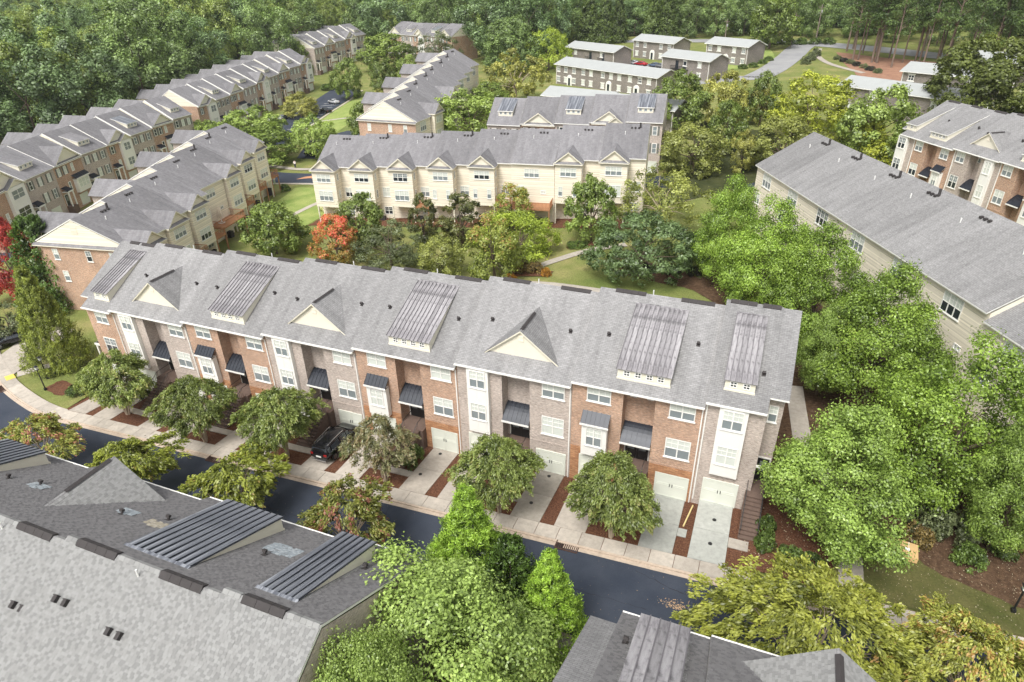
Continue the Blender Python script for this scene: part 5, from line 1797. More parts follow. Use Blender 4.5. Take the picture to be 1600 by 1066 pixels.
def cone(H, r, n, per, cl, leaf, mats, bark='bark', z0=.02, power=.8, lobes=7, aspect=.5):
    """pointed conifer: upright feathery plumes on a cone"""
    def fn(v):
        t = rng.random(n) ** 1.25
        th = rng.uniform(0, 2 * math.pi, n)
        ph = rng.uniform(0, 6.28)
        env = (1 - t) ** power * (1 + .10 * np.sin(lobes * th + ph + 9 * t)) + .04
        rr = env * (.72 + .3 * rng.random(n))
        cc = np.c_[rr * np.cos(th) * r, rr * np.sin(th) * r, H * z0 + t * H * .95]
        outv = unit(np.c_[np.cos(th), np.sin(th), np.full(n, .9)])
        sz = cl * (.55 + .7 * (1 - t)) * rng.uniform(.7, 1.3, n)
        idx = np.repeat(np.arange(n), per)
        m = len(idx)
        u = rng.random(m) - .35
        P = cc[idx] + outv[idx] * (u * sz[idx] * 1.3)[:, None] + rng.normal(size=(m, 3)) * (sz[idx] * .26 * (1.15 - u))[:, None]
        Nn = unit(np.c_[np.cos(th), np.sin(th), np.full(n, .45)][idx] + rng.normal(size=(m, 3)) * .75)
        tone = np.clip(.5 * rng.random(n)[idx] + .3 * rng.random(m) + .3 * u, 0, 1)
        me = leaf_object_mesh('crown', P, Nn, leaf * rng.uniform(.7, 1.3, m), tone, mats, aspect, outv[idx])
        core = MB()
        tm = MB().tube((0, 0, -.4), (0, 0, H * .9), .16, .03, 7).mesh('trunk', bark)
        return me, tm
    return fn
proto('leylight', 9, 3.2, None, None, cone(9, 3.2, 460, 115, .72, .20, 'leaf_conifer_bright', z0=.02, power=1.05, aspect=.3), 2)
proto('leyolive', 11, 4.2, None, None, cone(11, 4.2, 760, 62, .72, .25, 'leaf_conifer_olive', z0=.05, power=.8, aspect=.35), 1)
proto('leydark', 9, 3, None, None, cone(9, 3, 260, 60, .85, .27, 'leaf_conifer_dark', z0=.02, power=.55), 1)
proto('leylime', 9, 3, None, None, cone(9, 3, 200, 45, .9, .32, 'leaf_yellowgreen', power=.7), 1)
proto('cypress', 18, 3.6, None, None, cone(18, 3.6, 260, 40, 1.5, .55, 'leaf_cypress', power=.6), 2)

def pine(H, r, mats):
    def fn(v):
        n = 46
        t = .40 + .6 * rng.random(n) ** .8
        th = rng.uniform(0, 6.28, n)
        rr = r * (1.05 - t) ** .5 * 1.25 * (.35 + .65 * rng.random(n))
        cc = np.c_[rr * np.cos(th), rr * np.sin(th), t * H]
        C, Nn, S, T, d = clumps_to_leaves(cc, rng.uniform(.9, 1.6, n), 75, .55, .5, .4, .9)
        me = leaf_object_mesh('crown', C, Nn, S, T, mats, .35)
        b = MB()
        p = Vector((0, 0, -.5))
        q = Vector((rng.normal() * .5, rng.normal() * .5, H * .95))
        b.tube(p, q, .26, .06, 7)
        for c in cc[::2]:
            b.tube((q - p) * (c[2] / H * .93) + p, tuple(c), .07, .03, 4, caps=False)
        return me, b.mesh('trunk', 'bark_pine')
    return fn
proto('pine', 22, 4.2, None, None, pine(22, 4.2, 'leaf_pine'), 3)
proto('wood', 24, 9, None, None, dome(24, 9, 130, 120, 2.3, .55, 'leaf_wood', z0=.06, limbs=6, asym=.14, split=.4, lobe_div=4.5, lobe_k=1.1), 3)
proto('wood_light', 24, 9, None, None, dome(24, 9, 130, 115, 2.3, .55, 'leaf_wood_light', z0=.06, limbs=8, asym=.3, bark='bark_pale', split=.4, lobe_div=4.5, lobe_k=1.1), 3)
proto('wood_blue', 24, 9, None, None, dome(24, 9, 130, 115, 2.3, .55, 'leaf_wood_blue', z0=.06, limbs=6, asym=.14, split=.4, lobe_div=4.5, lobe_k=1.1), 2)
proto('ivy', 15, 5, None, None, dome(15, 5, 110, 75, 1.5, .5, 'leaf_ivy', z0=.0, shape=lambda t: (1 - t ** 3 * .8) * .95, shell=.8, limbs=3, asym=.25, up=-.1), 2)

def tree(kind, x, y, H, r, label, group=None, cat='tree', z=None, name=None):
    H0, r0, var, _ = PROTO[kind]
    me, tm = random.choice(var)
    z = gz(x, y) if z is None else z
    nm = name or {'pine': 'pine_tree', 'cypress': 'cypress_tree', 'leylight': 'conifer_tree', 'leyolive': 'conifer_tree', 'leydark': 'conifer_tree', 'leylime': 'conifer_tree', 'redmaple': 'maple_tree', 'redmaple_vivid': 'maple_tree', 'maple': 'maple_tree', 'maple_deep': 'maple_tree'}.get(kind, 'crape_myrtle_tree' if kind.startswith('crape') else 'tree')
    o = empty(nm, (x, y, z), random.uniform(0, 6.28), label, cat, group, (r / r0, r / r0, H / H0))
    obj('trunk', tm, o)
    obj('crown', me, o)
    return o
TREES = [
    ('crape', 'leftmost olive crape myrtle of the front row, beside the lawn and lamp post', 4.0, -4.8, 6.8, 4.1),
    ('crape', 'olive crape myrtle second from the left lawn, trunk in a square mulch bed', 15.5, -6.0, 6.8, 3.7),
    ('crape', 'drooping olive crape myrtle just left of the parked black car', 24.5, -5.5, 6.9, 3.7),
    ('crape_thin', 'thin greyish crape myrtle with pale stems just right of the parked black car', 34.7, -5.7, 6.4, 3.2),
    ('crape', 'dense round crape myrtle before the right grey house with the wide white gable', 45.1, -6.1, 6.9, 3.4),
    ('crape', 'largest olive crape myrtle, nearest the new pale driveways at the right end', 53.7, -6.0, 7.0, 3.6),
    ('crape_pink', 'reddish topped crape myrtle at the left edge across the dark street', 4.7, -13.6, 5.3, 4.1),
    ('crape_yellow', 'yellow green crape myrtle behind the pointed grey roof gable across the street', 15.8, -13.3, 5.3, 4.0),
    ('crape_yellow', 'yellow green crape myrtle behind the large dark metal dormer roof', 26.2, -12.8, 5.51, 4.4),
    ('crape_pink', 'pink flowering crape myrtle beside the dark street in front of the parked car', 36.9, -13.7, 5.94, 4.4),
    ('crape_feather', 'feathery yellow green tree overhanging the end of the dark street', 66.2, -13.7, 7.0, 6.6),
    ('crape_orange', 'feathery tree with orange tips in the bottom right corner', 73.6, -13.2, 6.78, 4.7),
    ('leylight', 'taller bright green pointed conifer beside the dark street', 46.0, -13.2, 9.0, 3.1),
    ('leylight', 'shorter bright green pointed conifer by the storm drain', 52.4, -15.9, 8.5, 2.5),
    ('leydark', 'darker conifer squeezed between the two bright green conifers', 49.4, -14.4, 7.0, 2.1),
    ('bigoak', 'big pale green tree in the foreground at the end of the grey roof', 47.3, -23.5, 10.8, 8.2),
    ('bigoak', 'lower pale green tree crowding the end wall of the near grey roof', 47.9, -27.0, 12.6, 3.6),
    ('leyolive', 'olive green conifer on the lawn beside the left lamp post', -12.5, 0.2, 12.4, 3.1),
    ('redmaple_vivid', 'red maple at the left edge beside the olive conifer', -37.1, 12.4, 13, 4.5),
    ('leydark', 'dark green tree behind the red maple against the brick gable wall', -30.1, 13.1, 13.0, 4.1),
    ('shrubtree', 'grey green tree above the parked car at the left edge', -25.9, 3.5, 5.0, 3.0),
    ('maple_deep', 'large bright maple covering the right end of the front row and its steps', 67.6, -2.1, 11.5, 5.2),
    ('maple', 'broad bright maple below the white roof edge of the long right roof', 75.0, 5.1, 13.2, 5.9),
    ('maple_deep', 'leafy maple at the right edge above the leaf strewn lawn', 77.8, 0.7, 11.0, 3.2),
    ('maple', 'bright maple in front of the long right roof, right of its dark window', 71.3, 17.2, 13.2, 6.0),
    ('maple', 'bright maple in front of the cream wall, third from the yard', 66.2, 25.6, 13.2, 5.2),
    ('maple', 'bright maple at the yard end beside the front row ridge', 61.0, 32.3, 13.2, 5.4),
    ('maple', 'bright maple nearest the far end of the long right roof', 56.4, 39.6, 13.2, 4.8),
    ('maple_deep', 'shaded maple behind the end house of the front row', 67.3, 17.1, 9.0, 3.1),
    ('bluegreen', 'broad blue green tree over the dark round shrubs', 46.0, 39.4, 8.0, 7.3),
    ('bare', 'pale thin leaved tree with grey branches behind the broad blue green tree', 45.5, 56.2, 9.0, 7.1),
    ('oak', 'upright green tree against the right part of the cream row', 36.5, 49.7, 9.5, 3.8),
    ('oak', 'round green tree against the left part of the cream row', 2.4, 40.0, 8.5, 4.3),
    ('redmaple', 'orange red maple in the courtyard', 2.4, 33.9, 7.5, 3.4),
    ('magnolia', 'dark magnolia left of the pair before the cream row', 11.8, 43.6, 8.0, 2.4),
    ('magnolia', 'dark magnolia right of the pair before the cream row', 17.7, 44.6, 8.0, 3.5),
    ('greyoak', 'grey green tree just behind the front roof ridge, right of the red maple', 10.8, 35.1, 6.5, 5.0),
    ('olive', 'olive evergreen just behind the front roof ridge in the middle', 20.3, 33.3, 6.0, 3.5),
    ('yellowtop', 'tree turning yellow orange at the top behind the front ridge', 28.0, 32.9, 9.5, 3.9),
    ('lime', 'lime yellow willow like tree by the courtyard walk', 27.8, 41.8, 6.5, 5.9),
    ('yellowtop', 'small tree with orange tips below the deck with the blue umbrella', 23.4, 51.6, 7.5, 3.4),
    ('oak', 'round green tree on the lawn beside the left row of decks', -10.2, 35.2, 8.0, 5.2),
    ('olive', 'brownish tree tucked into the round green lawn tree', -8.3, 36.3, 6.0, 2.2),
    ('lightgreen', 'bright rounded tree between the two left rows', -66.5, 96.2, 8.5, 8.0),
    ('oak', 'darker broad tree at the end of the left row', -48.9, 79.2, 8.5, 8.6),
    ('lightgreen', 'small bright tree at the end of the nearest far left houses', -76.0, 89.8, 7, 4.9),
    ('lightgreen', 'bright tree beside the parking lot over a dark car', -38.7, 84.4, 9.5, 4.9),
    ('yellow', 'yellowish tree in front of the far left houses by the parking lot', -71.3, 121.7, 7, 5.6),
    ('oak', 'green tree standing left of the brick gable end', -28.1, 91.6, 11, 5.3),
    ('lightgreen', 'large bright tree between the cream row and the brick gable end', -5.3, 97.7, 12, 8.3),
    ('oak', 'tree standing in the gap between the two farthest left rows', -114.1, 179.5, 12, 5.1),
    ('oak', 'tall green tree at the head of the parking lot', -69.9, 144.6, 12, 5.2),
    ('oak', 'green tree right of the parking lot, second in the clump', -56.3, 144.0, 11, 4.7),
    ('lightgreen', 'bright green tree third in the clump left of the stepped roofs', -53.3, 155.2, 11, 4.6),
    ('oak', 'green tree nearest the stepped grey roofs', -42.6, 154.1, 11, 5.7),
    ('oak', 'broad dark tree behind the clump by the parking lot', -84.3, 192.3, 13, 10.3),
    ('greyoak', 'broad brownish tree in front of the top townhouse row', -62.0, 190.2, 13, 9.3),
    ('yellow', 'small yellowish tree by the brick gable end', -48.4, 128.8, 6, 3.5),
    ('bigwood', 'tall dark tree left of the grey apartments', -28.7, 182.8, 17, 10.9),
    ('bareyellow', 'yellowing tree with pale forked branches behind the stepped roofs', -9.3, 136.6, 14, 9.5),
    ('lime', 'bright lime tree beside the left grey apartment', -17.1, 185.9, 13, 7.5),
    ('oak', 'low green tree under the yellowing forked tree', -13.3, 126.1, 8, 6.3),
    ('oak', 'large green tree in front of the long grey apartment', 38.2, 113.7, 12, 6.3),
    ('yellow', 'yellow orange tree right of the large green tree by the apartments', 47.5, 117.7, 11, 5.2),
    ('oak', 'green tree before the cross road', 55.3, 116.5, 11, 3.9),
    ('yellowgreen', 'bright yellow green tree below the far road', 64.8, 108.7, 12, 7.9),
    ('lightgreen', 'bright green tree left of the right brick houses', 75.2, 91.2, 13, 6.6),
    ('yellow', 'small ochre tree among the yellow green trees', 54.6, 118.3, 9, 3.8),
    ('olive', 'olive yellow tree right of the shuttered row', 46.2, 83.4, 9.0, 6.6),
    ('oak', 'green tree between the olive trees right of the shuttered row', 50.5, 94.5, 10, 3.7),
    ('olive', 'wide olive tree behind the far corner of the long right roof', 60.9, 86.8, 9, 7.4),
    ('yellow', 'small yellow olive tree left of the long right roof corner', 54.5, 84.1, 7.5, 2.5),
    ('leylime', 'lime pointed tree behind the long right roof', 74.6, 88.9, 9, 3.3),
    ('yellowgreen', 'yellowish bushy tree behind the long right roof', 70.7, 93.0, 7, 3.0),
    ('bigwood2', 'big dark olive tree behind the right brick houses', 95.4, 115.8, 16, 10.7),
    ('crape', 'crape myrtle before the right brick house with the small hoods', 84.0, 74.2, 5.5, 3.5),
    ('crape', 'crape myrtle at the right edge before the brick houses', 89.8, 65.8, 5.5, 3.4),
    ('greyoak', 'small grey tree at the corner of the right brick house', 80.5, 80.3, 4.5, 2.6),
    ('oak', 'tall dark oak standing by the far road junction', 51.3, 216.0, 17, 8.5),
    ('cypress', 'far pointed cypress, first from the left of the row', -18.6, 239.7, 18, 4.5),
    ('cypress', 'far pointed cypress, second from the left of the row', -11.8, 239.2, 18, 3.5),
    ('cypress', 'far pointed cypress, third from the left of the row', -6.9, 241.5, 18, 3.1),
    ('cypress', 'far pointed cypress just left of the paired apartments', 8.0, 233.8, 18, 3.1),
    ('cypress', 'far pointed cypress just behind the paired apartments', 13.2, 235.5, 18, 3.4),
]
CRAPES = 'crape myrtles along the street'
for k, l, x, y, H, r in TREES:
    g = CRAPES if k.startswith('crape') and y < 0 else 'bright maples beside the long right roof' if k.startswith('maple') else 'trees around the townhouses' if y < 150 else 'far trees by the apartments'
    tree(k, x, y, H, r, l, g)

# the woods: single trees where they show largest, the rest one mass
def row_line(y):
    pts = [(-20, -84), (20, -88), (55, -96), (92, -100), (160, -112), (222, -132), (262, -135)]
    for (y0, x0), (y1, x1) in zip(pts, pts[1:]):
        if y0 <= y <= y1:
            return x0 + (x1 - x0) * (y - y0) / (y1 - y0)
    return -84
spots = []
rs = random.Random(11)
yy = -12.0
while yy < 560:
    xx = -460.0
    while xx < 420:
        x, y = xx + rs.uniform(-3, 3), yy + rs.uniform(-3, 3)
        ok = (x < row_line(min(max(y, -20), 262)) - 6 and y < 262) or (y >= 262 and x > -460)
        if 228 < y < 262 and -128 < x < -25:
            ok = True
        if 205 < y < 262 and -52 < x < -24:
            ok = True
        if y > 238 and 75 < x:
            ok = True
        if y > 40 and x > 150:
            ok = True
        if y > 130 and x > 125:
            ok = True
        if 60 < y < 130 and x > 108:
            ok = True
        if abs(y - 262) < 12 and -20 < x < 70:
            ok = y > 258
        # only what the lens can see
        d = math.hypot(x - CAM.x, y - CAM.y)
        ang = math.degrees(math.atan2(x - CAM.x, y - CAM.y)) + 22.3
        if abs(ang) > 66 or (abs(ang) > 47 and d < 95):
            ok = False
        e_ = row_line(min(max(y, -20), 262)) - x
        if ok and y < 225 and 0 < e_ < 55 and rs.random() < .38:
            ok = False
        if ok:
            spots.append((d, x, y))
        xx += 12.6
    yy += 12.2
spots.sort()
inview = [s for s in spots if abs(math.degrees(math.atan2(s[1] - CAM.x, s[2] - CAM.y)) + 22.3) < 46]
near = inview[:215]
rest = [s for s in spots if s not in set(near)]
GW = 'trees of the dense wood'
def where(x, y):
    if y < 262 and x < row_line(max(-20, min(y, 262))):
        e = ', at the edge behind' if row_line(max(-20, min(y, 262))) - x < 20 else ', deeper in behind'
        return e + (' the near far left row' if y < 55 else ' the nearest far left row end' if y < 95 else ' the middle far left row' if y < 165 else ' the farthest left row')
    if y >= 250:
        return ', beyond the short top row' if x < -25 else ', beyond the grey apartments' if x < 60 else ', beyond the far road'
    return ', right of the pines' if x > 60 else ', between the top row and the cypresses'
WL = {'wood': 'dark green broadleaf wood tree', 'wood_light': 'yellowish green broadleaf wood tree', 'wood_blue': 'bluish green broadleaf wood tree', 'ivy': 'ivy smothered dark green column'}
for d, x, y in near:
    edge = row_line(min(max(y, -20), 262)) - x
    k = rs.choice(['wood', 'wood', 'wood_light', 'wood_blue', 'wood_blue'])
    H = rs.uniform(20, 29)
    if y < 70 and edge < 24 and rs.random() < .55:
        k, H = 'ivy', rs.uniform(10, 15)
    if y > 120 and x > -20:
        H = rs.uniform(14, 20)
    big = edge < 55 and y < 230
    if big and k != 'ivy':
        H = rs.uniform(25, 33)
    tree(k, x, y, H, rs.uniform(10, 14) if big and k != 'ivy' else rs.uniform(7.5, 11) if k != 'ivy' else rs.uniform(4.5, 6.5), WL[k] + where(x, y), GW if k != 'ivy' else 'ivy smothered trees', name='wood_tree')
def far_wood():
    for kk in range(3):
        pts = [s for i, s in enumerate(rest) if i % 3 == kk]
        me = bpy.data.meshes.new('far_wood')
        me.from_pydata([(x, y, gz(x, y)) for d, x, y in pts], [], [])
        o = obj('far_wood', me)
        o['kind'] = 'stuff'
        src = bpy.data.objects.new('wood_source', None)
        ng = bpy.data.node_groups.new('far_wood', 'GeometryNodeTree')
        ng.interface.new_socket('Geometry', in_out='INPUT', socket_type='NodeSocketGeometry')
        ng.interface.new_socket('Geometry', in_out='OUTPUT', socket_type='NodeSocketGeometry')
        gi, go = ng.nodes.new('NodeGroupInput'), ng.nodes.new('NodeGroupOutput')
        ip = ng.nodes.new('GeometryNodeInstanceOnPoints')
        oi = ng.nodes.new('GeometryNodeObjectInfo')
        oi.inputs['As Instance'].default_value = True
        oi.inputs['Object'].default_value = WOODSRC[kk]
        rv = ng.nodes.new('FunctionNodeRandomValue')
        rv.data_type = 'FLOAT_VECTOR'
        rv.inputs[0].default_value = (0, 0, 0)
        rv.inputs[1].default_value = (.15, .15, 6.28)
        sv_ = ng.nodes.new('FunctionNodeRandomValue')
        sv_.data_type = 'FLOAT'
        sv_.inputs[2].default_value = .75
        sv_.inputs[3].default_value = 1.15
        L = ng.links.new
        L(gi.outputs[0], ip.inputs['Points'])
        L(oi.outputs['Geometry'], ip.inputs['Instance'])
        L(rv.outputs[0], ip.inputs['Rotation'])
        L(sv_.outputs[1], ip.inputs['Scale'])
        L(ip.outputs[0], go.inputs[0])
        md = o.modifiers.new('scatter', 'NODES')
        md.node_group = ng
WOODSRC = []
for kk, knd in enumerate(('wood', 'wood_light', 'wood_blue')):
    for o in bpy.data.objects:
        if o.name.startswith('crown') and o.data == PROTO[knd][2][0][0]:
            WOODSRC.append(o)
            break
if len(WOODSRC) == 3 and rest:
    far_wood()
# pines in the stand on the red straw
pr = random.Random(5)
PLS = ['tall bare trunked pine at the left end of the stand by the far road', 'tall bare trunked pine amid the stand on the red pine straw', 'tall bare trunked pine at the right end of the stand by the pale apartments']
for i in range(34):
    t = i / 33
    x = 74 + 40 * t + pr.uniform(-3, 3)
    y = 200 - 34 * t + pr.uniform(-11, 13)
    tree('pine', x, y, pr.uniform(19, 25), pr.uniform(3.6, 5.0), PLS[min(2, i // 12)], 'pines in the stand at the top right')
for x, y in ((66, 236), (78, 232), (90, 222), (100, 214), (112, 205), (122, 196), (40, 250), (48, 246), (30, 246), (56, 243), (22, 250)):
    tree('wood', x, y, 18, 7, WL['wood'], GW, name='wood_tree')

# shrubs
def shrub_proto(kind, mats, n=40, per=90, leaf=.13):
    def fn(v):
        cc = blob_centres(n, lambda t: math.sqrt(max(0, 1 - (t * .95) ** 2)), (.1, .9), shell=.7, asym=.1)
        cc[:, :2] *= .75
        C, Nn, S, T, d = clumps_to_leaves(cc, rng.uniform(.18, .3, n), per, leaf, .8, .3, .7)
        return leaf_object_mesh('foliage', C, Nn, S, T, mats, .6), None
    PROTO[kind] = (1.0, 1.0, [fn(0), fn(1)], None)
for k, mt in (('shrub', 'leaf_shrub'), ('shrub_dark', 'leaf_dark_shrub'), ('shrub_orange', 'leaf_orange_shrub'), ('shrub_brown', 'leaf_brown_shrub'), ('shrub_pale', 'leaf_pale_shrub'), ('shrub_grey', 'leaf_greyoak')):
    shrub_proto(k, mt, 40, 55)
def shrub(kind, x, y, h, r, label, group='shrubs around the houses', z=None, ry=None):
    me = random.choice(PROTO[kind][2])[0]
    o = obj('shrub', me, None, (x, y, gz(x, y) if z is None else z), random.uniform(0, 6.28) if ry is None else 0, (r, ry or r, h))
    return tag(o, label, 'shrub', group)
shrub('shrub', 9.75 * 3 + 6.3, -2.2, 1.3, .8, 'green shrub on the right of the steps beside the two white garage doors', z=1.9)
shrub('shrub', 9.75 * 3 + 6.5, -3.4, 1.1, .7, 'lower green shrub at the foot of the steps beside the two white garage doors', z=1.9)
shrub('shrub', 9.75 * 3 - .15 + .3, -3.3, .8, .45, 'small green shrub in the strip just right of the black car', z=1.65)
shrub('shrub', 9.75 * 3 + .25, -4.2, .7, .4, 'low green shrub in the strip behind the black car rear wheel', z=1.65)
shrub('shrub', 3.6, -2.0, 1.0, .8, 'dark green shrub under the far left crape myrtle')
shrub('shrub', 13.3, -2.2, 1.0, .7, 'dark green shrub left of the first stairs')
shrub('shrub', -4.9, -3.6, 1.1, 1.2, 'round dark green shrub on the left lawn beside the lamp post')
shrub('shrub', -11.5, -.4, 1.2, 1.3, 'clipped shrub at the foot of the olive conifer')
shrub('shrub', -2.8, 1.2, 1.3, 1.2, 'bright shrub at the corner of the left end house', z=.1)
for i, (x, y, h, r) in enumerate(((63.9, -2.2, 1.6, .85), (64.0, -3.6, 1.3, .85), (65.6, -4.2, 1.1, 1.0), (67.0, -4.4, 1.0, 1.0))):
    shrub('shrub', x, y, h, r, ['tall hedge shrub beside the end steps', 'hedge shrub in front of the tall one beside the end steps', 'low dark shrub under the large maple', 'low dark shrub nearest the side path'][i])
for i, (x, y, h, r) in enumerate(((44.6, 41.0, 1.6, 1.5), (46.9, 40.2, 1.4, 1.1), (50.2, 40.4, 1.3, 1.0), (52.8, 40.9, 1.3, 1.1))):
    shrub('shrub' if i == 0 else 'shrub_dark', x, y, h, r, ['round green clipped shrub at the left end of the courtyard bed', 'dark purple round shrub beside the green one in the courtyard bed', 'small dark purple round shrub in the middle of the courtyard bed', 'dark purple round shrub at the right end of the courtyard bed'][i])
shrub('shrub_brown', 30.2, 37.0, 1.7, 1.4, 'brownish bush in the bed above the front roof ridge, leftmost')
shrub('shrub_brown', 32.2, 37.2, 1.6, 1.3, 'brownish bush next to the orange bush')
shrub('shrub_orange', 34.0, 36.6, 1.1, .8, 'bright orange bush by the courtyard walk')
shrub('shrub_orange', 29.4, 34.9, .4, 1.2, 'low orange ground plant at the edge of the front roof ridge')
shrub('shrub', 35.2, 47.4, .5, 1.9, 'low green spreading shrub by the courtyard walk')
shrub('shrub_pale', -14.6, 55.5, 1.6, 2.2, 'pale flowering bush on the lawn at the street end of the cream row')
shrub('shrub', -31.0, 63.5, 1.3, 1.2, 'round green shrub at the far end of the left row')
shrub('shrub', -79.5, 112.5, 1.6, 2.2, 'dark shrub beneath the yellowish tree')
shrub('shrub', -88, 160, 2.0, 4.0, 'clipped hedge clump at the head of the car park')
for i in range(7):
    q = Vector((69.5, 193)).lerp(Vector((79, 172)), i / 6)
    shrub('shrub_dark' if i % 2 else 'shrub_grey', q.x + 2.5, q.y, 1.2, 1.5, 'low shrub in the hedge line under the pines', 'hedge line under the pines')
for i, (x, y) in enumerate(((63.3, 187), (64.6, 193), (66.0, 199))):
    shrub('shrub_grey', x, y, 2.4, 1.7, ['grey green bush beside the far road, nearest', 'grey green bush beside the far road, middle one', 'grey green bush beside the far road, farthest'][i])
for i, (x, y) in enumerate(((48.8, 184), (51.0, 189), (52.6, 194), (46, 182), (16, 207), (20, 203), (13, 165), (16, 162), (9, 165))):
    shrub('shrub', x, y, 1.3, 1.6, 'clipped green shrub on the lawn by a grey apartment block', 'clipped shrubs by the apartments')
for i in range(9):
    shrub('shrub', 36 + i * 4.2, 228 - i * .8, 2.0, 2.6, 'clump of the clipped hedge along the far cross road', 'hedge along the far cross road')

# understory to the right: brownish bushes among leaf litter
for i, (x, y, h, r) in enumerate(((74.2, 1.5, 2.2, 1.6), (75.8, 1.0, 2.0, 1.5), (77.2, 2.2, 2.0, 1.4), (73.2, 3.5, 2.4, 1.6), (75.0, 4.2, 2.6, 1.8))):
    shrub('shrub_grey', x, y, h, r, 'loose brownish green bush on the leaf strewn ground at the right', 'loose bushes under the right maples')
for i, (x, y) in enumerate(((78.6, .6), (79.8, 1.8), (76.4, -.9), (80.8, -.6), (78.0, 3.4), (73.6, .2), (82.0, 2.6), (65.0, 2.4), (66.2, 5.0), (63.9, 6.5))):
    shrub('shrub_brown' if i % 2 else 'shrub', x, y, random.uniform(.8, 1.7), random.uniform(.8, 1.3), 'low undergrowth bush on the leaf strewn ground under the right maples', 'undergrowth under the right maples')
# fallen pale leaves
def fallen():
    n = 900
    X = rng.uniform(70.3, 82, n)
    Y = -5.9 + 7.5 * rng.random(n) ** 1.3
    Z = np.array([gz(x, y) for x, y in zip(X, Y)]) + .15
    Nn = unit(rng.normal(size=(n, 3)) * .3 + np.array([0, 0, 1]))
    me = leaf_object_mesh('fallen_leaves', np.c_[X, Y, Z], Nn, rng.uniform(.04, .10, n), rng.random(n), 'leaf_fallen', .7)
    tag(obj('fallen_leaves', me), kind='stuff')
    n = 260
    X = rng.uniform(62.5, 68.0, n)
    Y = rng.uniform(-5.9, 1, n)
    Z = np.array([gz(x, y) for x, y in zip(X, Y)]) + .17
    me = leaf_object_mesh('fallen_leaves', np.c_[X, Y, Z], unit(rng.normal(size=(n, 3)) * .3 + np.array([0, 0, 1])), rng.uniform(.06, .15, n), rng.random(n), 'leaf_fallen', .7)
    tag(obj('fallen_leaves', me), kind='stuff')
foliage('leaf_fallen', (.30, .22, .12), (.40, .35, .25))
fallen()
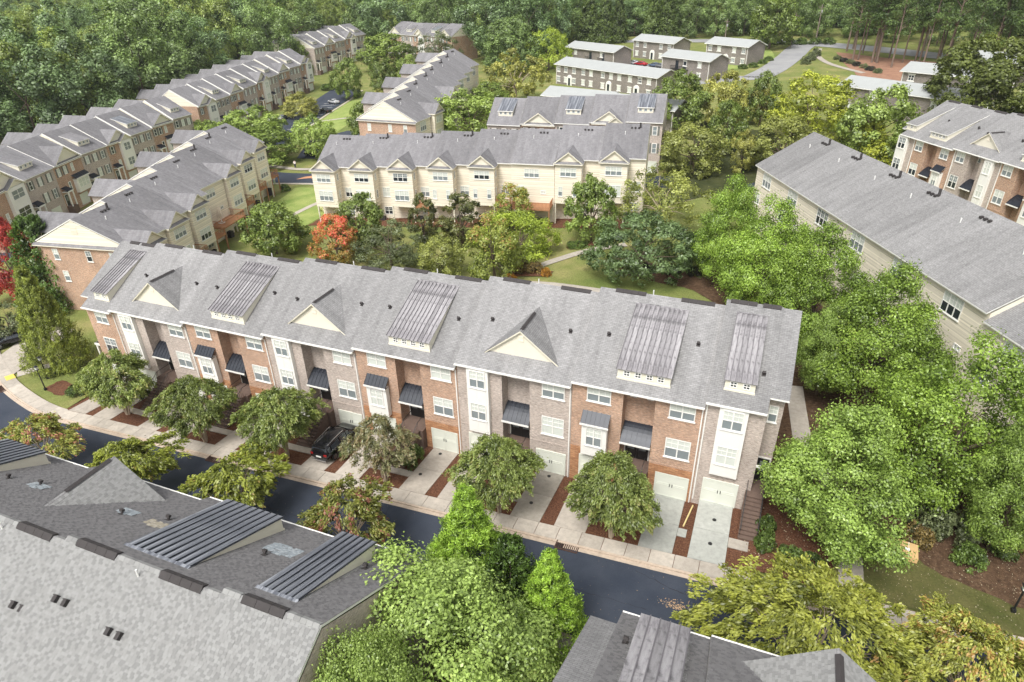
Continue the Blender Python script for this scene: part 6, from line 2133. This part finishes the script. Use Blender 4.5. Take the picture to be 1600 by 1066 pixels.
# ---------------------------------------------------------------- cars
def car(x, y, rot, paint, label, L=4.7, Wd=1.86, H=1.45, suv=False, z=None, detail=False):
    z = gz(x, y) + .05 if z is None else z
    root = empty('parked_car', (x, y, z), rot, label, 'car', 'parked cars')
    # stations from the rear (y=-L/2) to the nose: y, bottom, belt, top, half widths (low, belt, top)
    h = Wd / 2
    if suv:
        st = [(-.50, .55, .90, 1.00, .80, .84, .70), (-.485, .38, 1.02, 1.30, .95, .97, .72), (-.44, .30, 1.06, 1.62, .98, .99, .74), (-.36, .28, 1.06, 1.70, 1.0, 1.0, .77), (-.10, .26, 1.05, 1.74, 1.0, 1.0, .79), (.10, .26, 1.04, 1.72, 1.0, 1.0, .78),
              (.19, .26, 1.04, 1.60, 1.0, .99, .76), (.30, .28, 1.04, 1.14, 1.0, .97, .80), (.42, .30, .98, 1.05, .98, .93, .78), (.475, .34, .88, .96, .93, .88, .74), (.50, .45, .75, .80, .82, .80, .66)]
    else:
        st = [(-.50, .45, .78, .84, .80, .80, .70), (-.48, .30, .90, .98, .94, .93, .76), (-.40, .24, .94, 1.02, .98, .97, .78), (-.30, .22, .94, 1.12, 1.0, .98, .74), (-.18, .22, .93, 1.40, 1.0, .98, .68), (-.02, .22, .92, 1.46, 1.0, .98, .70), (.10, .22, .92, 1.40, 1.0, .98, .69),
              (.25, .24, .92, 1.02, 1.0, .97, .78), (.40, .26, .84, .90, .98, .94, .80), (.475, .30, .74, .80, .93, .88, .74), (.50, .40, .62, .66, .82, .80, .66)]
    b = MB()
    rings = []
    for (fy_, zb, zl, zt, a, c, d) in st:
        yy = fy_ * L
        zm = (zb + zl) / 2
        rings.append([(-h * a * .96, yy, zb), (-h * a, yy, zm), (-h * c, yy, zl), (-h * d, yy, zt - .05), (-h * d * .6, yy, zt), (h * d * .6, yy, zt), (h * d, yy, zt - .05), (h * c, yy, zl), (h * a, yy, zm), (h * a * .96, yy, zb)])
    n = 10
    for i in range(len(rings) - 1):
        for k in range(n):
            b.face([rings[i][k], rings[i][(k + 1) % n], rings[i + 1][(k + 1) % n], rings[i + 1][k]])
    b.face(rings[0])
    b.face(rings[-1][::-1])
    me = b.mesh('body', paint, True)
    bm = bmesh.new()
    bm.from_mesh(me)
    bmesh.ops.remove_doubles(bm, verts=bm.verts[:], dist=1e-4)
    bmesh.ops.recalc_face_normals(bm, faces=bm.faces[:])
    bm.to_mesh(me)
    bm.free()
    body = obj('body', me, root)
    sub = body.modifiers.new('smooth', 'SUBSURF')
    sub.levels = sub.render_levels = 1
    # glass: quads laid just outside the belt-to-roof band
    gi = (2, 7) if suv else (3, 8)
    for s, kk in ((-1, (2, 3)), (1, (7, 6))):
        g = MB()
        for i in range(gi[0], gi[1] - 1):
            lo0, hi0 = Vector(rings[i][kk[0]]), Vector(rings[i][kk[1]])
            lo1, hi1 = Vector(rings[i + 1][kk[0]]), Vector(rings[i + 1][kk[1]])
            o = Vector((s * .025, 0, .01))
            e0, e1 = (.06, .94) if True else (0, 1)
            q = [lo0.lerp(lo1, e0).lerp(hi0.lerp(hi1, e0), .12), lo0.lerp(lo1, e1).lerp(hi0.lerp(hi1, e1), .12), lo0.lerp(lo1, e1).lerp(hi0.lerp(hi1, e1), .86), lo0.lerp(lo1, e0).lerp(hi0.lerp(hi1, e0), .86)]
            g.face([p + o for p in q])
        obj('side_window', g.mesh('side_window', 'glass_dark'), root)
    j = 6 if suv else 6
    g = MB()
    for (i0, i1, oo) in (((6, 7, (0, .03, .035)) if suv else (6, 7, (0, .03, .03))), ((1, 2, (0, -.03, .02)) if suv else (3, 4, (0, -.03, .03)))):
        A, B = rings[i0], rings[i1]
        o = Vector(oo)
        ll, lr, hr_, hl = (Vector(B[3]), Vector(B[6]), Vector(A[6]), Vector(A[3])) if oo[1] > 0 else (Vector(A[3]), Vector(A[6]), Vector(B[6]), Vector(B[3]))
        if suv and oo[1] < 0:
            ll, lr = Vector((-.66, A[3][1], 1.08)), Vector((.66, A[3][1], 1.08))
        q = [ll.lerp(hl, .06), lr.lerp(hr_, .06), hr_.lerp(lr, .06), hl.lerp(ll, .06)]
        m = MB()
        m.face([p + o for p in q])
        obj('windscreen' if oo[1] > 0 else 'rear_window', m.mesh('screen', 'glass_dark'), root)
    wr = .36 if suv else .33
    def wheel():
        t = MB().tube((-.11, 0, 0), (.11, 0, 0), wr, wr, 18)
        r = MB().tube((-.125, 0, 0), (.125, 0, 0), wr * .66, wr * .66, 10)
        return t.mesh('tyre', 'tyre', False), r.mesh('rim', 'rim')
    tm, rm = cached(('wheel', wr), wheel)
    for sx in (-1, 1):
        for fy_ in (-.30, .31):
            w = obj('wheel', tm, root, (sx * (h - .10), fy_ * L, wr))
            obj('rim', rm, w)
    for sx in (-1, 1):
        obj('tail_light', MB().box(sx * h * .70 - .14, sx * h * .70 + .14, -L / 2 - .012, -L / 2 + .12, .78 if not suv else .92, .90 if not suv else 1.10).mesh('tail_light', 'tail_red'), root)
        obj('headlight', MB().box(sx * h * .68 - .18, sx * h * .68 + .18, L / 2 - .14, L / 2 + .0, .60 if not suv else .68, .72 if not suv else .84).mesh('headlight', 'chrome'), root)
        obj('mirror', MB().box(sx * (h + .10) - .09, sx * (h + .10) + .09, .17 * L, .17 * L + .1, (.95 if not suv else 1.05), (1.07 if not suv else 1.2)).mesh('mirror', paint), root)
    if detail:
        for sx in (-1, 1):
            r = MB()
            r.tube((sx * .66, -.40 * L, 1.75), (sx * .68, .08 * L, 1.80), .022, .022, 6)
            for f in (-.36, -.12, .06):
                r.box(sx * .665 - .02, sx * .665 + .02, f * L - .04, f * L + .04, 1.66, 1.77)
            obj('roof_rail', r.mesh('roof_rail', 'chrome'), root)
            t = MB().tube((sx * (h + .012), -.38 * L, 1.14), (sx * (h + .012), .2 * L, 1.12), .012, .012, 4)
            obj('trim_strip', t.mesh('trim_strip', 'chrome'), root)
            for f in (-.17, .05):
                obj('door_handle', MB().box(sx * (h + .02) - .02, sx * (h + .02) + .02, f * L - .1, f * L + .1, .96, 1.0).mesh('door_handle', 'chrome'), root)
        obj('bumper', MB().box(-.70, .70, -L / 2 - .05, -L / 2 + .05, .36, .45).mesh('bumper', 'chrome'), root)
        obj('number_plate', MB().box(-.26, .26, -L / 2 - .02, -L / 2 + .0, .72, .86).mesh('number_plate', 'paper'), root)
        s = MB().box(-.6, .6, -L * .475, -L * .43, 1.66, 1.70)
        obj('spoiler', s.mesh('spoiler', paint), root)
    return root
car(27.95, -3.05, 0, 'car_black', 'glossy black car with silver roof rails parked nose in to a garage', 4.85, 1.95, 1.75, True, 1.60, True)
car(-24.4, 2.6, R(150), 'car_black', 'dark car half cut off by the left edge beside the olive conifer', z=gz(-24, 2) + .15)
car(-71.6, 138.6, R(66), 'car_silver', 'silver car parked in the bays at the head of the car park')
car(-66.6, 127.2, R(66), 'car_black', 'black car with pale windscreen glare in the car park bays')
car(-40.6, 86.0, R(86), 'car_black', 'dark car under the bright tree at the end of the cream row')
car(-77.8, 117.2, R(15), 'car_white', 'white car in a drive of the far left houses')
car(-75.5, 118.6, R(15), 'car_grey', 'grey car beside the white one in a drive of the far left houses')
car(13.4, 190.5, R(60), 'car_red', 'red car in the apartment car park')
car(10.6, 192.8, R(60), 'car_silver', 'pale car left of the red one in the apartment car park')
car(18.6, 187.5, R(60), 'car_blue', 'dark blue car in the apartment car park right of the red one')
car(20.8, 186.2, R(60), 'car_grey', 'grey car at the end of the apartment car park by the grey gable')

# ---------------------------------------------------------------- posts, drains, covers
def post_lamp(x, y, label, h=2.0, rot=0):
    o = empty('post_lamp', (x, y, gz(x, y) + .1), rot, label, 'lamp post', 'black lamp posts')
    obj('post', MB().tube((0, 0, -.2), (0, 0, h), .07, .055, 8).box(-.12, .12, -.12, .12, -.1, .25).mesh('post', 'black_paint'), o)
    b = MB().box(-.16, .16, -.16, .16, h, h + .05).box(-.12, .12, -.12, .12, h + .05, h + .38, 1)
    b.face([(-.2, -.2, h + .381), (.2, -.2, h + .381), (0, 0, h + .55)]).face([(.2, -.2, h + .381), (.2, .2, h + .381), (0, 0, h + .55)]).face([(.2, .2, h + .381), (-.2, .2, h + .381), (0, 0, h + .55)]).face([(-.2, .2, h + .381), (-.2, -.2, h + .381), (0, 0, h + .55)])
    obj('lantern', b.mesh('lantern', ['black_paint', 'curtain']), o)
    return o
post_lamp(-9.2, -4.1, 'black lamp post on the left lawn beside the mulch circle', 2.6)
post_lamp(-11.3, -2.3, 'black post nearer the olive conifer on the left lawn', 2.4)
post_lamp(78.2, -4.3, 'black lamp post with pale head on the right lawn', 1.9)

def drain(x, y, label, rot=0):
    o = empty('storm_drain', (x, y, gz(x, y) + .05), rot, label, 'storm drain', 'storm drains')
    b = MB().box(-.85, .85, -.42, -.34, -.1, .05).box(-.85, .85, .34, .42, -.1, .05).box(-.85, -.77, -.339, .339, -.1, .05).box(.77, .85, -.339, .339, -.1, .05).box(-.76, .76, -.33, .33, -.1, -.02, 1)
    obj('frame', b.mesh('frame', ['rust_iron', 'black_paint']), o)
    me = MB().box(-.03, .03, -.338, .338, -.015, .045).mesh('bar', 'rust_iron')
    for i in range(11):
        obj('bar', me, o, (-.7 + i * .14, 0, 0))
    return o
drain(51.0, -7.75, 'rusty storm drain grate in the kerb by the right end of the street', -.0)
drain(18.3, -7.75, 'rusty storm drain grate in the kerb at the left half of the street')
drain(-14.6, -5.3, 'rusty storm drain grate at the left edge near the yellow pad', R(-19))
def cover(k, lx, ly, label):
    z = zlot(k, k * PW + lx, ly) + .004
    o = obj('drain_cover', cached('cover', lambda: MB().tube((0, 0, -.02), (0, 0, .022), .15, .15, 12).box(-.06, .06, -.01, .01, .023, .03).mesh('drain_cover', 'black_paint')), None, (k * PW + lx, ly, z))
    tag(o, label, 'drain cover', 'small black covers set in the driveways')
cover(6, 1.95, -1.9, 'black cover on the new end driveway, nearest its garage')
cover(6, 1.95, -4.4, 'black cover on the new end driveway, nearest the pavement')
cover(5, 7.6, -4.0, 'black cover on the pale driveway left of the end driveway')
cover(4, 8.0, -4.3, 'black cover on the stained driveway')
cover(3, 7.9, -.7, 'black cover right in front of the white garage door in the middle')
cover(3, 7.7, -3.9, 'black cover halfway down the driveway in the middle')
cover(3, 1.5, -3.4, 'black cover on the driveway right of the black car')
cover(4, 8.2, -.6, 'black cover close to the garage of the stained driveway')
# dark stain on one driveway and sand on the road
def blotch(name, x, y, rx, ry, mat, zf, n=60, amount=170):
    X, Y = rng.normal(size=amount) * rx, rng.normal(size=amount) * ry
    b = MB()
    for dx, dy in zip(X, Y):
        s = rng.uniform(.015, .04)
        z = zf(x + dx, y + dy)
        b.face([(x + dx - s, y + dy - s, z), (x + dx + s, y + dy - s * .6, z), (x + dx + s * .8, y + dy + s, z), (x + dx - s * .7, y + dy + s * .7, z)])
    tag(obj(name, b.mesh(name, mat)), kind='stuff')
flat('sand', (.50, .34, .20), .95, .1)
blotch('sand', 59.0, -10.3, .42, .20, 'sand', lambda x, y: gz(x, y) + .045)
flat('clay', (.50, .26, .15), .95, .1)
struct('clay_patch', drape('clay_patch', wavy([(-33, 70.5), (-24, 71.5), (-22, 74.2), (-29, 74.4)], .5), .08, 'clay', 4))
pad = struct('yellow_pad', drape('yellow_pad', [(-16.9, -3.6), (-15.7, -4.1), (-15.3, -3.3), (-16.5, -2.8)], .175, 'yellow_pad'))

# wooden crate on the right lawn
o = empty('wooden_crate', (71.9, -1.15, gz(71.9, -1.2) + .12), R(-6), 'long flat pale wooden crate with a white paper label lying under the large maple', 'crate')
me = MB().box(-1.55, 1.55, 0, .195, .41, .45).mesh('plank', 'wood_pale')
for i in range(7):
    obj('plank', me, o, (0, -.7 + i * .2, 0))
b = MB().box(-1.55, 1.55, -.70, -.66, 0, .409).box(-1.55, 1.55, .66, .70, 0, .409).box(-1.55, -1.51, -.659, .659, 0, .409).box(1.51, 1.55, -.659, .659, 0, .409)
obj('side', b.mesh('side', 'wood_pale'), o)
obj('label', MB().box(.75, 1.05, -.15, .12, .451, .456).mesh('label', 'paper'), o)
obj('strap', MB().box(.98, 1.01, -.72, .72, .457, .461).mesh('strap', 'paper'), o)
# yellow pipe on the mulch
z0, z1 = zlot(5, 58.6, -.6), zlot(5, 58.5, -2.9)
tag(obj('drain_pipe', MB().tube((58.75, -.5, z0 + .09), (58.42, -3.1, z1 + .09), .06, .06, 8).mesh('drain_pipe', 'pipe_yellow')), 'yellow pipe lying on the mulch between the two right driveways', 'pipe')
# pair of closed umbrellas on the decks
def umbrella(x, y, z, mat, label):
    o = empty('patio_umbrella', (x, y, z), 0, label, 'umbrella')
    obj('pole', MB().tube((0, 0, 0), (0, 0, 2.5), .03, .03, 6).tube((0, 0, 0), (0, 0, .08), .28, .28, 10).mesh('pole', 'pipe_white'), o)
    b = MB()
    n = 8
    for i in range(n):
        a0, a1 = i * 2 * math.pi / n, (i + 1) * 2 * math.pi / n
        am = (a0 + a1) / 2
        for (r0, z0_, r1, z1_) in ((.30, .75, .26, 1.3), (.26, 1.3, .05, 2.45)):
            P = lambda a_, r_, zz: (r_ * math.cos(a_), r_ * math.sin(a_), zz)
            b.face([P(a0, r0, z0_), P(am, r0 * .55, z0_ + .1), P(am, r1 * .55, z1_), P(a0, r1, z1_)])
            b.face([P(am, r0 * .55, z0_ + .1), P(a1, r0, z0_), P(a1, r1, z1_), P(am, r1 * .55, z1_)])
    obj('canopy', b.mesh('canopy', mat), o)
    return o
UMB1 = umbrella(23.7, 54.9, gz(23, 55) + 3.3, 'umbrella_blue', 'closed blue umbrella on the deck of the flat fronted cream house')
UMB2 = umbrella(-22.9, 38.0, gz(-14.6, 14.2) + .6 + 2.9, 'umbrella_beige', 'closed beige umbrella on the long orange deck')
UMB2.scale = (2.0, 2.0, 1.1)

# utility poles with wires
tops = []
for i, (x, y, h, lb) in enumerate(((58.0, 216.5, 10.5, 'brown wooden utility pole at the corner of the far road'), (65.6, 227, 11.5, 'pale utility pole right of the far road'), (36, 222, 9.0, 'utility pole behind the far grey apartment'), (96, 206, 11.5, 'utility pole among the pines'))):
    o = empty('utility_pole', (x, y, gz(x, y)), R(-30), lb, 'utility pole', 'utility poles by the far road')
    obj('pole', MB().tube((0, 0, -.5), (0, 0, h), .20, .15, 8).mesh('pole', 'pole_wood'), o)
    obj('crossarm', MB().box(-1.2, 1.2, -.07, .07, h - .9, h - .74).mesh('crossarm', 'pole_wood'), o)
    obj('transformer', MB().tube((.3, .0, h - 2.4), (.3, .0, h - 1.6), .22, .22, 8).mesh('transformer', 'apartment_roof'), o)
    tops.append(Vector((x, y, gz(x, y) + h - .7)))
def wire(a_, b_, sag, label):
    q = MB()
    P = [a_.lerp(b_, i / 10) - Vector((0, 0, sag * 4 * (i / 10) * (1 - i / 10))) for i in range(11)]
    for i in range(10):
        q.tube(P[i], P[i + 1], .03, .03, 4, caps=False)
    tag(obj('power_line', q.mesh('power_line', 'black_paint')), label, 'power line', 'power lines by the far road')
wire(tops[2], tops[0], 1.0, 'power line from the pole behind the apartments to the brown corner pole')
wire(tops[0], tops[1], .7, 'power line between the brown corner pole and the pale pole')
wire(tops[1], tops[3], 1.2, 'power line from the pale pole into the pines')
wire(tops[0], Vector((49, 190, gz(49, 190) + 5.6)), .5, 'service line from the brown corner pole to the nearest grey apartment')

# two small figures by the side street
def person(x, y, rot, top, legs, label, z=.0):
    o = empty('person', (x, y, gz(x, y) + z), rot, label, 'person')
    V = [(0, 0, .95), (0, 0, 1.15), (0, 0, 1.38), (0, .01, 1.50), (0, .03, 1.64), (-.19, 0, 1.38), (-.24, .03, 1.12), (-.20, .16, .95), (.19, 0, 1.38), (.24, .03, 1.12), (.20, .16, .95), (-.10, 0, .90), (-.11, .04, .50), (-.11, 0, .06), (-.11, .14, .04), (.10, 0, .90), (.11, -.03, .50), (.11, -.06, .06), (.11, .08, .04)]
    E_ = [(0, 1), (1, 2), (2, 3), (3, 4), (2, 5), (5, 6), (6, 7), (2, 8), (8, 9), (9, 10), (0, 11), (11, 12), (12, 13), (13, 14), (0, 15), (15, 16), (16, 17), (17, 18)]
    Rr = [.15, .15, .15, .055, .11, .075, .05, .04, .075, .05, .04, .095, .07, .05, .045, .095, .07, .05, .045]
    me = bpy.data.meshes.new('body')
    me.from_pydata(V, E_, [])
    for m_ in ('skin', top, legs):
        me.materials.append(M[m_])
    b_ = obj('body', me, o)
    sk = b_.modifiers.new('skin', 'SKIN')
    for d_, r_ in zip(me.skin_vertices[0].data, Rr):
        d_.radius = (r_, r_)
    me.skin_vertices[0].data[0].use_root = True
    s_ = b_.modifiers.new('sub', 'SUBSURF')
    s_.levels = s_.render_levels = 1
    # shirt and trousers as close fitting tubes
    c = MB().tube((0, 0, .92), (0, 0, 1.15), .185, .18, 10).tube((0, 0, 1.15), (0, 0, 1.42), .18, .19, 10).tube((-.18, 0, 1.40), (-.245, .03, 1.14), .09, .07, 8).tube((.18, 0, 1.40), (.245, .03, 1.14), .09, .07, 8)
    obj('shirt', c.mesh('shirt', top, True), o)
    c = MB().tube((-.10, 0, .95), (-.11, .04, .50), .115, .09, 8).tube((-.11, .04, .50), (-.11, 0, .10), .09, .075, 8).tube((.10, 0, .95), (.11, -.03, .50), .115, .09, 8).tube((.11, -.03, .50), (.11, -.06, .10), .09, .075, 8)
    obj('trousers', c.mesh('trousers', legs, True), o)
    c = MB().tube((0, .0, 1.62), (0, .0, 1.75), .115, .07, 10)
    obj('hair', c.mesh('hair', 'cloth_dark', True), o)
person(-38.9, 77.0, R(200), 'cloth_white', 'cloth_dark', 'person in a white top and dark trousers walking on the path by the side street', .14)
person(-36.2, 66.6, R(20), 'cloth_white', 'cloth_green', 'person in pale clothes standing on the side street near the left row', .07)
# ---------------------------------------------------------------- air
def haze():
    m = bpy.data.materials.new('air')
    m.use_nodes = True
    t = m.node_tree
    t.nodes.clear()
    v = t.nodes.new('ShaderNodeVolumePrincipled')
    v.inputs['Color'].default_value = (.93, .96, 1, 1)
    v.inputs['Density'].default_value = .00013
    v.inputs['Anisotropy'].default_value = 0.2
    o = t.nodes.new('ShaderNodeOutputMaterial')
    t.links.new(v.outputs[0], o.inputs['Volume'])
    MATS['air'] = m
    b = MB().box(-905, 905, -320, 985, -8.5, 110)
    tag(obj('haze', b.mesh('haze', 'air')), kind='stuff')
haze()
